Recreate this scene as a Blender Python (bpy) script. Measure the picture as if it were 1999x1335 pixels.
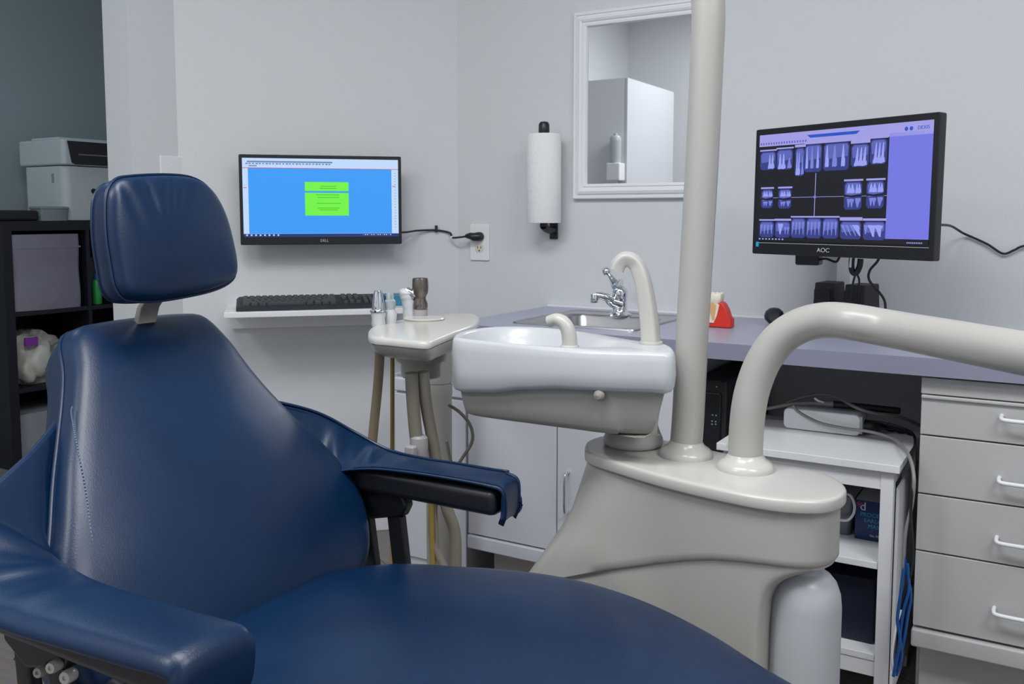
import bpy, bmesh, math, random
from mathutils import Vector, Matrix
random.seed(4)
for o in list(bpy.data.objects): bpy.data.objects.remove(o)
S = bpy.context.scene
COL = S.collection

# ------------------------------------------------------------------ camera
F, YAW, PIT, CX, CY, W, H = 1800.0, 0.539, 0.0872, 999.5, 579.0, 1999.0, 1335.0
CAM = Vector((0, 0, 1.055))
cd = bpy.data.cameras.new('camera'); co = bpy.data.objects.new('camera', cd); COL.objects.link(co)
cd.sensor_fit = 'HORIZONTAL'; cd.sensor_width = 36; cd.lens = 36*F/W
cd.shift_x = 0.0; cd.shift_y = (CY-667.5)/W
cd.clip_start = 0.05
co.location = CAM; co.rotation_euler = (math.pi/2-PIT, 0, YAW)
S.camera = co
# ------------------------------------------------------------------ light and exposure
S.view_settings.view_transform = 'Standard'; S.view_settings.look = 'None'
S.view_settings.gamma = 1; S.view_settings.use_curve_mapping = False
S.view_settings.exposure = 0.0
wd = bpy.data.worlds.new('world'); S.world = wd; wd.use_nodes = True
wd.node_tree.nodes['Background'].inputs[0].default_value = (0.55, 0.62, 0.72, 1)
wd.node_tree.nodes['Background'].inputs[1].default_value = 0.5
def area(name, loc, sx, sy, power, col=(1, 1, 1), rot=(0, 0, 0)):
    l = bpy.data.lights.new(name, 'AREA'); l.shape = 'RECTANGLE'; l.size = sx; l.size_y = sy
    l.energy = power; l.color = col
    o = bpy.data.objects.new(name, l); COL.objects.link(o); o.location = loc; o.rotation_euler = rot
    return o
area('ceiling_panel_light', (-0.75, 0.55, 2.565), 1.2, 0.6, 33, (0.97, 0.985, 1.0))
area('ceiling_panel_light', (0.9, 0.6, 2.565), 1.2, 0.6, 30, (0.97, 0.985, 1.0))
area('ceiling_panel_light', (-1.6, -0.6, 2.565), 0.6, 0.6, 22, (0.97, 0.985, 1.0))
area('ceiling_panel_light', (-3.3, 1.2, 2.565), 0.4, 0.4, 4.5, (0.72, 0.9, 1.0))

# ------------------------------------------------------------------ pixel rays to points on real planes
_M = Matrix.Rotation(YAW, 3, 'Z') @ Matrix.Rotation(math.pi/2-PIT, 3, 'X')
def ray(x, y): return _M @ Vector(((x-CX)/F, -(y-CY)/F, -1.0))
def onX(x, y, v): d = ray(x, y); return CAM + d*(v/d.x)
def onY(x, y, v): d = ray(x, y); return CAM + d*(v/d.y)
def onZ(x, y, v): d = ray(x, y); return CAM + d*((v-CAM.z)/d.z)
def atd(x, y, t): return CAM + ray(x, y)*t
def onP(x, y, p, n): d = ray(x, y); return CAM + d*((p-CAM).dot(n)/d.dot(n))

# ------------------------------------------------------------------ materials
MATS = {}
def mat(name, col, rough=0.5, metal=0.0, bump=0.0, bscale=200, var=0.0, vscale=3, spec=0.5, emit=0, coat=0, trans=0, aniso=False, alpha=1):
    if name in MATS: return MATS[name]
    m = bpy.data.materials.new(name); m.use_nodes = True; nt = m.node_tree
    b = nt.nodes['Principled BSDF']
    b.inputs['Base Color'].default_value = (*col, 1); b.inputs['Roughness'].default_value = rough
    b.inputs['Metallic'].default_value = metal; b.inputs['Specular IOR Level'].default_value = spec
    b.inputs['Coat Weight'].default_value = coat; b.inputs['Transmission Weight'].default_value = trans
    if emit: b.inputs['Emission Color'].default_value = (*col, 1); b.inputs['Emission Strength'].default_value = emit
    tc = nt.nodes.new('ShaderNodeTexCoord')
    if var:
        n = nt.nodes.new('ShaderNodeTexNoise'); n.inputs['Scale'].default_value = vscale; n.inputs['Detail'].default_value = 5
        r = nt.nodes.new('ShaderNodeMapRange'); r.inputs[3].default_value = 1-var; r.inputs[4].default_value = 1+var
        mx = nt.nodes.new('ShaderNodeVectorMath'); mx.operation = 'SCALE'; mx.inputs[0].default_value = col
        nt.links.new(tc.outputs['Object'], n.inputs['Vector']); nt.links.new(n.outputs['Fac'], r.inputs[0])
        nt.links.new(r.outputs[0], mx.inputs['Scale']); nt.links.new(mx.outputs[0], b.inputs['Base Color'])
    if bump:
        n = nt.nodes.new('ShaderNodeTexNoise'); n.inputs['Scale'].default_value = bscale; n.inputs['Detail'].default_value = 3
        bp = nt.nodes.new('ShaderNodeBump'); bp.inputs['Strength'].default_value = bump; bp.inputs['Distance'].default_value = 0.002
        nt.links.new(tc.outputs['Object'], n.inputs['Vector']); nt.links.new(n.outputs['Fac'], bp.inputs['Height'])
        nt.links.new(bp.outputs[0], b.inputs['Normal'])
    MATS[name] = m; return m
def emis(name, col, k=1.0):
    if name in MATS: return MATS[name]
    m = bpy.data.materials.new(name); m.use_nodes = True; nt = m.node_tree; b = nt.nodes['Principled BSDF']
    b.inputs['Base Color'].default_value = (0.01, 0.01, 0.012, 1); b.inputs['Roughness'].default_value = 0.35
    b.inputs['Emission Color'].default_value = (*col, 1); b.inputs['Emission Strength'].default_value = k
    MATS[name] = m; return m
def s2l(r, g, b): return tuple((c/255/12.92) if c/255 <= .04045 else ((c/255+.055)/1.055)**2.4 for c in (r, g, b))

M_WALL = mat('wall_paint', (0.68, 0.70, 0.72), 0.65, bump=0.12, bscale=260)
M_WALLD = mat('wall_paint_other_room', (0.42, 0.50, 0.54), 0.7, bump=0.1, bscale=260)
M_CEIL = mat('ceiling_tile', (0.8, 0.8, 0.8), 0.9, bump=.2, bscale=60)
M_WHITE = mat('white_gloss_paint', (0.84, 0.85, 0.87), 0.35)
M_LAM = mat('white_laminate', (0.50, 0.505, 0.505), 0.42, bump=.03, bscale=400)
M_LAMW = mat('white_cabinet_laminate', (0.63, 0.64, 0.69), 0.42, bump=.03, bscale=400)
M_KICK = mat('kick_board', (0.42, 0.38, 0.36), 0.6)
M_CTOP = mat('lilac_grey_laminate', (0.38, 0.39, 0.50), 0.34, var=.08, vscale=900)
M_CEDGE = mat('grey_counter_edge', (0.27, 0.28, 0.37), 0.45, var=.15, vscale=700)
M_BEIGE = mat('beige_enamel', (0.45, 0.44, 0.41), 0.3, bump=.03, bscale=500)
M_BEIGEL = mat('pale_beige_enamel', (0.57, 0.56, 0.52), 0.22)
M_BEIGED = mat('putty_plastic', (0.36, 0.345, 0.32), 0.42, bump=.05, bscale=500)
M_PORC = mat('white_porcelain', (0.57, 0.59, 0.61), 0.26)
M_SPOUT = mat('cream_plastic', (0.54, 0.53, 0.49), 0.3)
M_STEEL = mat('brushed_steel', (0.50, 0.50, 0.51), 0.28, 1.0, bump=.03, bscale=300)
M_CHROME = mat('chrome', (0.78, 0.80, 0.84), 0.07, 1.0)
M_BRONZE = mat('smoked_bronze_metal', (0.22, 0.19, 0.17), 0.28, 0.9)
M_BLACK = mat('black_plastic', (0.012, 0.013, 0.016), 0.35)
M_BLACKM = mat('matte_black_plastic', (0.02, 0.021, 0.025), 0.6)
M_SHELF = mat('black_brown_wood', (0.012, 0.013, 0.022), 0.45, var=.2, vscale=20)
M_RUB = mat('black_rubber_cable', (0.012, 0.012, 0.014), 0.5)
M_GREYC = mat('grey_cable', (0.26, 0.25, 0.25), 0.5)
M_BLUEC = mat('blue_cable', (0.01, 0.09, 0.32), 0.4)
M_HOSEG = mat('greige_hose', (0.25, 0.225, 0.185), 0.45)
M_HOSEB = mat('brown_hose', (0.25, 0.20, 0.13), 0.45)
M_HOSEY = mat('mustard_hose', (0.33, 0.25, 0.07), 0.45)
M_PAPER = mat('quilted_paper', (0.86, 0.86, 0.86), 0.9, bump=.8, bscale=90)
M_PRN = mat('printer_plastic', (0.72, 0.78, 0.80), 0.45)
M_CLOTH = mat('grey_felt', (0.30, 0.29, 0.37), 0.95, bump=.5, bscale=120, var=.12, vscale=15)
M_KEY = mat('dark_keycap', (0.035, 0.038, 0.043), 0.4)
M_BOTTLE = mat('milky_plastic', (0.50, 0.52, 0.55), 0.33)
M_IVORY = mat('ivory_resin', (0.80, 0.76, 0.62), 0.35)
M_RED = mat('red_gum_resin', (0.72, 0.035, 0.02), 0.3)
M_PULP = mat('peach_resin', (0.75, 0.42, 0.18), 0.4)
M_GLASS = mat('clear_plastic', (0.8, 0.88, 0.9), 0.1, trans=.75)
M_STITCH = mat('pale_thread', (0.16, 0.22, 0.34), 0.8)

def leather():
    m = bpy.data.materials.new('navy_vinyl'); m.use_nodes = True; nt = m.node_tree; b = nt.nodes['Principled BSDF']
    L = nt.links.new
    tc = nt.nodes.new('ShaderNodeTexCoord')
    n = nt.nodes.new('ShaderNodeTexNoise'); n.inputs['Scale'].default_value = 5; n.inputs['Detail'].default_value = 4
    cr = nt.nodes.new('ShaderNodeValToRGB'); cr.color_ramp.elements[0].position = .3; cr.color_ramp.elements[1].position = .7
    cr.color_ramp.elements[0].color = (0.0008, 0.014, 0.050, 1); cr.color_ramp.elements[1].color = (0.0014, 0.021, 0.068, 1)
    L(tc.outputs['Object'], n.inputs['Vector']); L(n.outputs['Fac'], cr.inputs[0]); L(cr.outputs[0], b.inputs['Base Color'])
    b.inputs['Roughness'].default_value = .36; b.inputs['Specular IOR Level'].default_value = .45
    f = nt.nodes.new('ShaderNodeTexNoise'); f.inputs['Scale'].default_value = 450; f.inputs['Detail'].default_value = 3
    g = nt.nodes.new('ShaderNodeTexNoise'); g.inputs['Scale'].default_value = 9; g.inputs['Detail'].default_value = 1
    b1 = nt.nodes.new('ShaderNodeBump'); b1.inputs['Strength'].default_value = .16; b1.inputs['Distance'].default_value = .001
    b2 = nt.nodes.new('ShaderNodeBump'); b2.inputs['Strength'].default_value = .30; b2.inputs['Distance'].default_value = .006
    L(tc.outputs['Object'], f.inputs['Vector']); L(tc.outputs['Object'], g.inputs['Vector'])
    L(f.outputs['Fac'], b1.inputs['Height']); L(g.outputs['Fac'], b2.inputs['Height'])
    L(b1.outputs[0], b2.inputs['Normal']); L(b2.outputs[0], b.inputs['Normal'])
    return m
M_VINYL = leather()
def woodfloor():
    m = bpy.data.materials.new('grey_plank_floor'); m.use_nodes = True; nt = m.node_tree; b = nt.nodes['Principled BSDF']; L = nt.links.new
    tc = nt.nodes.new('ShaderNodeTexCoord'); mp = nt.nodes.new('ShaderNodeMapping'); mp.inputs['Rotation'].default_value = (0, 0, .5)
    br = nt.nodes.new('ShaderNodeTexBrick'); br.inputs['Scale'].default_value = 1; br.inputs['Brick Width'].default_value = 1.2
    br.inputs['Row Height'].default_value = .15; br.inputs['Mortar Size'].default_value = .002
    br.inputs['Color1'].default_value = (.26, .235, .23, 1); br.inputs['Color2'].default_value = (.34, .31, .30, 1); br.inputs['Mortar'].default_value = (.1, .09, .09, 1)
    mp2 = nt.nodes.new('ShaderNodeMapping'); mp2.inputs['Rotation'].default_value = (0, 0, .5); mp2.inputs['Scale'].default_value = (4, 60, 1)
    n = nt.nodes.new('ShaderNodeTexNoise'); n.inputs['Scale'].default_value = 2; n.inputs['Detail'].default_value = 6
    mx = nt.nodes.new('ShaderNodeMixRGB'); mx.blend_type = 'MULTIPLY'; mx.inputs[0].default_value = .6
    L(tc.outputs['Object'], mp.inputs[0]); L(mp.outputs[0], br.inputs['Vector']); L(tc.outputs['Object'], mp2.inputs[0]); L(mp2.outputs[0], n.inputs['Vector'])
    L(br.outputs['Color'], mx.inputs[1]); L(n.outputs['Color'], mx.inputs[2]); L(mx.outputs[0], b.inputs['Base Color']); b.inputs['Roughness'].default_value = .5
    return m
M_FLOOR = woodfloor()

# ------------------------------------------------------------------ object helpers
MW = {}
def obj(name, bm, m, parent=None, smooth=True, local=False, bevel=0, bseg=2, angle=40):
    """link a bmesh given in world coordinates (or the parent's, if local) as ONE object"""
    if parent is not None and not local: bm.transform(MW[parent.name].inverted())
    bmesh.ops.recalc_face_normals(bm, faces=bm.faces)
    me = bpy.data.meshes.new(name); bm.to_mesh(me); bm.free()
    ms = m if isinstance(m, (list, tuple)) else [m]
    for k in ms: me.materials.append(k)
    o = bpy.data.objects.new(name, me); COL.objects.link(o)
    if parent is not None: o.parent = parent; MW[o.name] = MW[parent.name]
    else: MW[o.name] = Matrix.Identity(4)
    if smooth:
        for p in me.polygons: p.use_smooth = True
    if bevel:
        b = o.modifiers.new('bevel', 'BEVEL'); b.width = bevel; b.segments = bseg; b.limit_method = 'ANGLE'; b.angle_limit = math.radians(50)
        b.harden_normals = False
    if smooth:
        try: me.set_sharp_from_angle(angle=math.radians(angle))
        except Exception: pass
        if bevel:
            w = o.modifiers.new('wn', 'WEIGHTED_NORMAL')
    return o
def top(o, label, cat, group=None):
    o['label'] = label; o['category'] = cat
    if group: o['group'] = group
    return o
def thing(name, label, cat, loc=(0, 0, 0), rot=(0, 0, 0), group=None):
    o = bpy.data.objects.new(name, None); COL.objects.link(o); o.empty_display_size = .05
    o.location = loc; o.rotation_euler = rot
    from mathutils import Euler
    MW[o.name] = Matrix.Translation(Vector(loc)) @ Euler(rot).to_matrix().to_4x4()
    return top(o, label, cat, group)
def struct(name, bm, m, **k):
    o = obj(name, bm, m, **k); o['kind'] = 'structure'; return o
def B(): return bmesh.new()
def box(bm, a, b, mi=0):
    a = Vector(a); b = Vector(b)
    v = [bm.verts.new((x, y, z)) for x in (a.x, b.x) for y in (a.y, b.y) for z in (a.z, b.z)]
    for f in ((0, 1, 3, 2), (4, 6, 7, 5), (0, 4, 5, 1), (2, 3, 7, 6), (0, 2, 6, 4), (1, 5, 7, 3)):
        q = bm.faces.new([v[i] for i in f]); q.material_index = mi
    return bm
def bx(a, b): return box(B(), a, b)
def quad(bm, pts, mi=0):
    f = bm.faces.new([bm.verts.new(p) for p in pts]); f.material_index = mi; return f
def prism(bm, poly, vec, mi=0):
    """extrude a 3D polygon by vec"""
    a = [bm.verts.new(p) for p in poly]; b = [bm.verts.new(Vector(p)+Vector(vec)) for p in poly]; n = len(a)
    fs = [bm.faces.new(a), bm.faces.new(b[::-1])]
    for i in range(n): fs.append(bm.faces.new((a[i], b[i], b[(i+1) % n], a[(i+1) % n])))
    for f in fs: f.material_index = mi
    return bm
def loft(bm, rings, caps=(True, True), closed=True, mi=0):
    vs = [[bm.verts.new(p) for p in r] for r in rings]; n = len(vs[0])
    for a, b in zip(vs, vs[1:]):
        for i in range(n if closed else n-1):
            j = (i+1) % n
            f = bm.faces.new((a[i], a[j], b[j], b[i])); f.material_index = mi
    if caps[0]: bm.faces.new(vs[0][::-1]).material_index = mi
    if caps[1]: bm.faces.new(vs[-1]).material_index = mi
    return bm
def cat(pts, n, closed=False):
    """Catmull-Rom through pts, n samples per span"""
    P = [Vector(p) for p in pts]; N = len(P); out = []
    for i in range(N if closed else N-1):
        if closed: p0, p1, p2, p3 = P[(i-1) % N], P[i], P[(i+1) % N], P[(i+2) % N]
        else: p0, p1, p2, p3 = P[max(i-1, 0)], P[i], P[i+1], P[min(i+2, N-1)]
        for k in range(n):
            t = k/n
            out.append(.5*((2*p1)+(p2-p0)*t+(2*p0-5*p1+4*p2-p3)*t*t+(3*p1-p0-3*p2+p3)*t**3))
    if not closed: out.append(P[-1].copy())
    return out
def resample(pts, n, closed=True):
    P = [Vector(p) for p in pts]
    if closed: P = P+[P[0]]
    L = [0]
    for a, b in zip(P, P[1:]): L.append(L[-1]+(b-a).length)
    out = []; j = 0
    for k in range(n):
        s = L[-1]*k/(n if closed else n-1)
        while j < len(P)-2 and L[j+1] < s: j += 1
        d = L[j+1]-L[j]; t = (s-L[j])/d if d > 1e-9 else 0
        out.append(P[j].lerp(P[j+1], min(t, 1)))
    return out
def tube(bm, pts, r, seg=16, cap=True, sec=None, mi=0, up=None):
    P = [Vector(p) for p in pts]; N = len(P); rr = r if isinstance(r, (list, tuple)) else [r]*N
    T = [(P[min(i+1, N-1)]-P[max(i-1, 0)]).normalized() for i in range(N)]
    u = up or (Vector((0, 0, 1)) if abs(T[0].z) < .9 else Vector((1, 0, 0)))
    u = (Vector(u)-T[0]*T[0].dot(Vector(u))).normalized(); rings = []
    for i in range(N):
        if i: u = (u-T[i]*T[i].dot(u)).normalized()
        v = T[i].cross(u)
        s = sec or [(math.cos(2*math.pi*k/seg), math.sin(2*math.pi*k/seg)) for k in range(seg)]
        rings.append([P[i]+(u*a+v*b)*rr[i] for a, b in s])
    return loft(bm, rings, (cap, cap), mi=mi)
def lathe(bm, prof, c=(0, 0, 0), seg=40, axis=None, mi=0):
    c = Vector(c); q = Matrix.Identity(3) if axis is None else Vector((0, 0, 1)).rotation_difference(Vector(axis)).to_matrix()
    rings = [[c+q@Vector((r*math.cos(2*math.pi*k/seg), r*math.sin(2*math.pi*k/seg), z)) for k in range(seg)] for r, z in prof]
    return loft(bm, rings, (prof[0][0] > 1e-5, prof[-1][0] > 1e-5), mi=mi)
def rrect(x0, y0, x1, y1, r, n=5):
    out = []
    for cx, cy, a in ((x1-r, y1-r, 0), (x0+r, y1-r, 90), (x0+r, y0+r, 180), (x1-r, y0+r, 270)):
        for k in range(n+1):
            t = math.radians(a+90*k/n); out.append((cx+r*math.cos(t), cy+r*math.sin(t)))
    return out
def inset2(P, d):
    """move a closed counter-clockwise 2D loop inward by d"""
    n = len(P); out = []
    for i in range(n):
        t = (P[(i+1) % n]-P[i-1]).normalized(); out.append(P[i]+Vector((-t.y, t.x))*d)
    return out
def ccw(P):
    a = sum(P[i-1].x*P[i].y-P[i].x*P[i-1].y for i in range(len(P)))
    return P if a > 0 else P[::-1]
def membrane(loop, N=80):
    """height (0..1) of a smoothly inflated skin fixed along a closed 2D loop"""
    import numpy as np
    P = np.array([(p.x, p.y) for p in loop]); lo = P.min(0)-1e-4; hi = P.max(0)+1e-4
    gx, gy = np.meshgrid(np.linspace(lo[0], hi[0], N), np.linspace(lo[1], hi[1], N), indexing='ij')
    ins = np.zeros(gx.shape, bool); Q = np.roll(P, 1, 0)
    for (x1, y1), (x2, y2) in zip(P, Q):
        if y1 == y2: continue
        ins ^= ((y1 > gy) != (y2 > gy)) & (gx < (x2-x1)*(gy-y1)/(y2-y1)+x1)
    hx = ((hi[0]-lo[0])/(N-1))**2; hy = ((hi[1]-lo[1])/(N-1))**2
    f = np.zeros(gx.shape); d = 2/hx+2/hy
    for _ in range(3000):
        g = np.zeros_like(f)
        g[1:-1, 1:-1] = ((f[2:, 1:-1]+f[:-2, 1:-1])/hx+(f[1:-1, 2:]+f[1:-1, :-2])/hy+1)/d
        f = np.where(ins, g, 0)
    f = f/f.max()
    def phi(x, y):
        a = (x-lo[0])/(hi[0]-lo[0])*(N-1); b = (y-lo[1])/(hi[1]-lo[1])*(N-1)
        i = max(0, min(N-2, int(a))); j = max(0, min(N-2, int(b))); a -= i; b -= j
        return float(f[i, j]*(1-a)*(1-b)+f[i+1, j]*a*(1-b)+f[i, j+1]*(1-a)*b+f[i+1, j+1]*a*b)
    return phi
def pillow(bm, outline, prof, dome, fmap, rings=9, back=True):
    """outline: closed 2D loop; prof: (inset, w) pairs up the side; then a dome up to the middle"""
    O = ccw([Vector(p).to_2d() for p in outline]); c = sum(O, Vector((0, 0)))/len(O); R = []
    for d, w in prof: R.append([(q.x, q.y, w) for q in inset2(O, d)])
    last = inset2(O, prof[-1][0]); w0 = prof[-1][1]
    phi = membrane(last)
    for k in range(1, rings):
        s = 1-k/rings
        R.append([(x, y, w0+dome*phi(x, y)) for x, y in ((c.x+(q.x-c.x)*s, c.y+(q.y-c.y)*s) for q in last)])
    vs = [[bm.verts.new(fmap(*p)) for p in r] for r in R]; n = len(O)
    for a, b in zip(vs, vs[1:]):
        for i in range(n): bm.faces.new((a[i], a[(i+1) % n], b[(i+1) % n], b[i]))
    cv = bm.verts.new(fmap(c.x, c.y, w0+dome*phi(c.x, c.y)))
    for i in range(n): bm.faces.new((vs[-1][i], vs[-1][(i+1) % n], cv))
    if back: bm.faces.new(vs[0][::-1])
    return bm
def text(name, body, m, parent, loc, size, xdir, ydir, ext=.0003, align='CENTER', sx=1.0):
    cu = bpy.data.curves.new(name, 'FONT'); cu.body = body; cu.size = size; cu.extrude = ext; cu.align_x = align; cu.align_y = 'CENTER'
    tmp = bpy.data.objects.new('tmp', cu); COL.objects.link(tmp)
    bpy.context.view_layer.update()
    me = bpy.data.meshes.new_from_object(tmp.evaluated_get(bpy.context.evaluated_depsgraph_get())); bpy.data.objects.remove(tmp)
    X = Vector(xdir).normalized(); Y = Vector(ydir).normalized(); Z = X.cross(Y)
    mm = Matrix((X*sx, Y, Z)).transposed().to_4x4(); mm.translation = Vector(loc)
    me.transform(mm if parent is None else MW[parent.name].inverted() @ mm)
    me.materials.clear(); me.materials.append(m)
    o = bpy.data.objects.new(name, me); COL.objects.link(o)
    if parent is not None: o.parent = parent; MW[o.name] = MW[parent.name]
    return o

# ================================================================== the room
YB = 2.57; CB = Vector((-1.748, YB, 0)); C2 = Vector((-2.371, 1.947, 0)); JX, JY = -2.371, 1.781; HC = 2.6
EA = Vector((1, 1, 0)).normalized(); NA = Vector((1, -1, 0)).normalized()      # along and out of the diagonal wall
def A(s, off, z): return CB + EA*s + NA*off + Vector((0, 0, z))
struct('floor', bx((-4.6, -2.0, -0.1), (2.2, 4.4, 0)), M_FLOOR, smooth=False)
struct('ceiling', bx((-4.6, -2.0, HC), (2.2, 4.4, HC+.1)), M_CEIL, smooth=False)
struct('wall_back', prism(B(), [(-1.748, YB, 0), (2.0, YB, 0), (2.0, YB+.15, 0), (-1.81, YB+.15, 0)], (0, 0, HC)), M_WALL, smooth=False)
struct('wall_corner', prism(B(), [CB, C2, C2+Vector((-.04, .11, 0)), CB+Vector((-.062, .15, 0))], (0, 0, HC)), M_WALL, smooth=False)
struct('wall_left', prism(B(), [C2, (JX, JY, 0), (JX-.114, JY, 0), (JX-.114, C2.y+.06, 0), C2+Vector((-.04, .11, 0))], (0, 0, HC)), M_WALL, smooth=False)
struct('wall_right', bx((2.0, -2.0, 0), (2.12, YB+.15, HC)), M_WALL, smooth=False)
struct('wall_rear', bx((-3.02, -1.56, 0), (2.0, -1.44, HC)), M_WALL, smooth=False)
struct('wall_passage', bx((-3.02, -1.44, 0), (-2.9, .55, HC)), M_WALL, smooth=False)
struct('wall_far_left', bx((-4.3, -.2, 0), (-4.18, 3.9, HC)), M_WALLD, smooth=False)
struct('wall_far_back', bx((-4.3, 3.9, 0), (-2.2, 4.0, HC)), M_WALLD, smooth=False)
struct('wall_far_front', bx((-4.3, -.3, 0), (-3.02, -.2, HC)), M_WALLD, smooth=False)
struct('baseboard_corner', prism(B(), [A(-.02, .001, 0), A(-.86, .001, 0), A(-.86, .014, 0), A(-.02, .014, 0)], (0, 0, .09)), M_WHITE, smooth=False, bevel=.003)

# ================================================================== counter run
ZC = .77; YF = 2.033                                       # worktop height, plane of the door fronts
SX0, SX1, SY0, SY1 = -1.262, -.902, 2.10, 2.475            # sink rim
cx0, cx1, cy0, cy1 = SX0+.02, SX1-.02, SY0+.02, SY1-.02
bm = B()
# top with a real hole for the sink basin
xs = [-1.40, cx0, cx1, 1.6]; ys = [YF-.025, cy0, cy1, YB-.003]
for i in range(3):
    for j in range(3):
        if i == 1 and j == 1: continue
        box(bm, (xs[i], ys[j], ZC-.037), (xs[i+1], ys[j+1], ZC))
bmesh.ops.remove_doubles(bm, verts=bm.verts, dist=1e-5)
for f in [f for f in bm.faces if not any(len(e.link_faces) < 3 for e in f.edges) and False]: bm.faces.remove(f)
for f in bm.faces: f.material_index = 0 if f.calc_center_median().z > ZC-.005 else 1
ct = obj('worktop', bm, [M_CTOP, M_CEDGE], smooth=False)
top(ct, 'lilac grey laminate worktop running along the back wall with a sink set in', 'countertop')
obj('caulk_strip', bx((-1.40, YB-.010, ZC-.001), (1.6, YB-.002, ZC+.006)), M_WHITE, parent=ct)
# sink
sk = thing('sink', 'small stainless steel square sink set in the lilac worktop', 'sink', (-1.08, 2.29, ZC))
def ringz(x0, y0, x1, y1, r, z, n=6): return [Vector((a, b, z)) for a, b in rrect(x0, y0, x1, y1, r, n)]
bx0, bx1, by0, by1 = SX0+.035, SX1-.035, SY0+.035, SY1-.085
bm = loft(B(), [ringz(SX0, SY0, SX1, SY1, .02, ZC+.0005), ringz(SX0+.001, SY0+.001, SX1-.001, SY1-.001, .02, ZC+.004), ringz(SX0+.008, SY0+.008, SX1-.008, SY1-.008, .02, ZC+.005),
    ringz(SX0+.018, SY0+.018, SX1-.018, SY1-.018, .02, ZC+.002),
    ringz(bx0-.005, by0-.005, bx1+.005, by1+.005, .05, ZC+.002), ringz(bx0, by0, bx1, by1, .05, ZC-.004),
    ringz(bx0+.006, by0+.006, bx1-.006, by1-.006, .05, ZC-.11), ringz(bx0+.03, by0+.03, bx1-.03, by1-.03, .05, ZC-.135)], (False, True))
obj('basin', bm, M_STEEL, sk)
obj('drain', lathe(B(), [(.03, 0), (.03, .003), (.02, .004), (.018, .001)], (-1.08, 2.26, ZC-.1345), 24), M_CHROME, sk)
# faucet
fx, fy = onZ(1210, 615, ZC+.003)[:2]
fc = thing('faucet', 'chrome single lever faucet at the back of the small sink', 'faucet', (fx, fy, ZC+.003))
k = lambda x, y: onY(x, y, fy)
obj('base', lathe(B(), [(.034, 0), (.034, .004), (.026, .007), (.0215, .012), (.0205, .040), (.0215, .046), (.0225, .052), (.0225, .066), (.020, .076), (.012, .084), (0, .087)], (fx, fy, ZC+.0025), 28), M_CHROME, fc)
e = Vector((fx, fy, ZC+.034))
tipx = k(1176, 582)
obj('spout', tube(B(), cat([e+Vector((.004, 0, 0)), Vector((fx-.018, fy-.018, ZC+.044)), k(1195, 578)+Vector((0, -.04, 0)), k(1178, 573)+Vector((0, -.05, 0))], 6), [.020, .020, .0195, .019, .018, .017, .016, .015, .014, .013, .0125, .012, .0115, .011, .0105, .010, .010, .009, .009][:19], 16), M_CHROME, fc)
q = k(1176, 573)+Vector((0, -.052, 0))
obj('aerator', lathe(B(), [(.0105, 0), (.0115, .002), (.0115, .006), (.0105, .007), (.0115, .008), (.0115, .022), (.010, .025), (0, .0255)], (q.x, q.y, q.z-.022), 24), M_CHROME, fc)
lv = cat([Vector((fx, fy, ZC+.085)), k(1203, 556), k(1193, 541), k(1185, 531)], 5)
obj('lever', lathe(tube(B(), lv, [.022, .022, .0215, .0205, .0185, .0165, .0145, .0125, .0105, .009, .0078, .0064, .0060, .0058, .0056, .0055][:len(lv)], 14), [(0, -.013), (.009, -.010), (.0132, -.001), (.012, .007), (.007, .0115), (0, .0125)], k(1184, 530), 18), M_CHROME, fc)

# sink cabinet
SCX0, SCX1 = -1.355, -.77
sc = thing('sink_cabinet', 'white two door base cabinet below the sink', 'cabinet', (-1.06, 2.3, 0))
obj('carcass', bx((SCX0, YF+.02, .157), (SCX1, YB-.005, .588)), M_LAMW, sc, smooth=False)
for a_ in (SCX0, SCX1-.018): obj('side_panel', bx((a_, YF+.02, .588), (a_+.018, YB-.005, ZC-.038)), M_LAMW, sc, smooth=False)
xm = -1.083
for a, b in ((SCX0+.001, xm-.0015), (xm+.0015, SCX1-.001)):
    d = obj('door', bx((a, YF, .198), (b, YF+.019, ZC-.040)), M_LAMW, sc, bevel=.0015)
    hx = b-.05 if a < -1.2 else a+.035
    z0, z1 = (.50, .60)
    if a > -1.2:
        z0, z1 = onY(1135, 920, YF)[2]-.05, onY(1110, 990, YF)[2]
        p0 = onY(1131, 925, YF); p1 = onY(1110, 998, YF)
        obj('handle', tube(B(), cat([p1+Vector((0, 0, 0)), p1+Vector((0, -.022, .004)), Vector((p1.x+.0, YF-.024, (p0.z+p1.z)/2)), Vector((p1.x, YF-.022, p0.z-.004)), Vector((p1.x, YF, p0.z))], 5), .0035, 10), M_CHROME, d)
obj('trim_rail', bx((SCX0, YF-.006, .157), (SCX1, YF+.019, .194)), M_LAMW, sc, bevel=.004)
obj('kick_board', bx((SCX0+.04, YF+.07, 0), (SCX1, YF+.085, .157)), M_KICK, sc, smooth=False)

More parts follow.
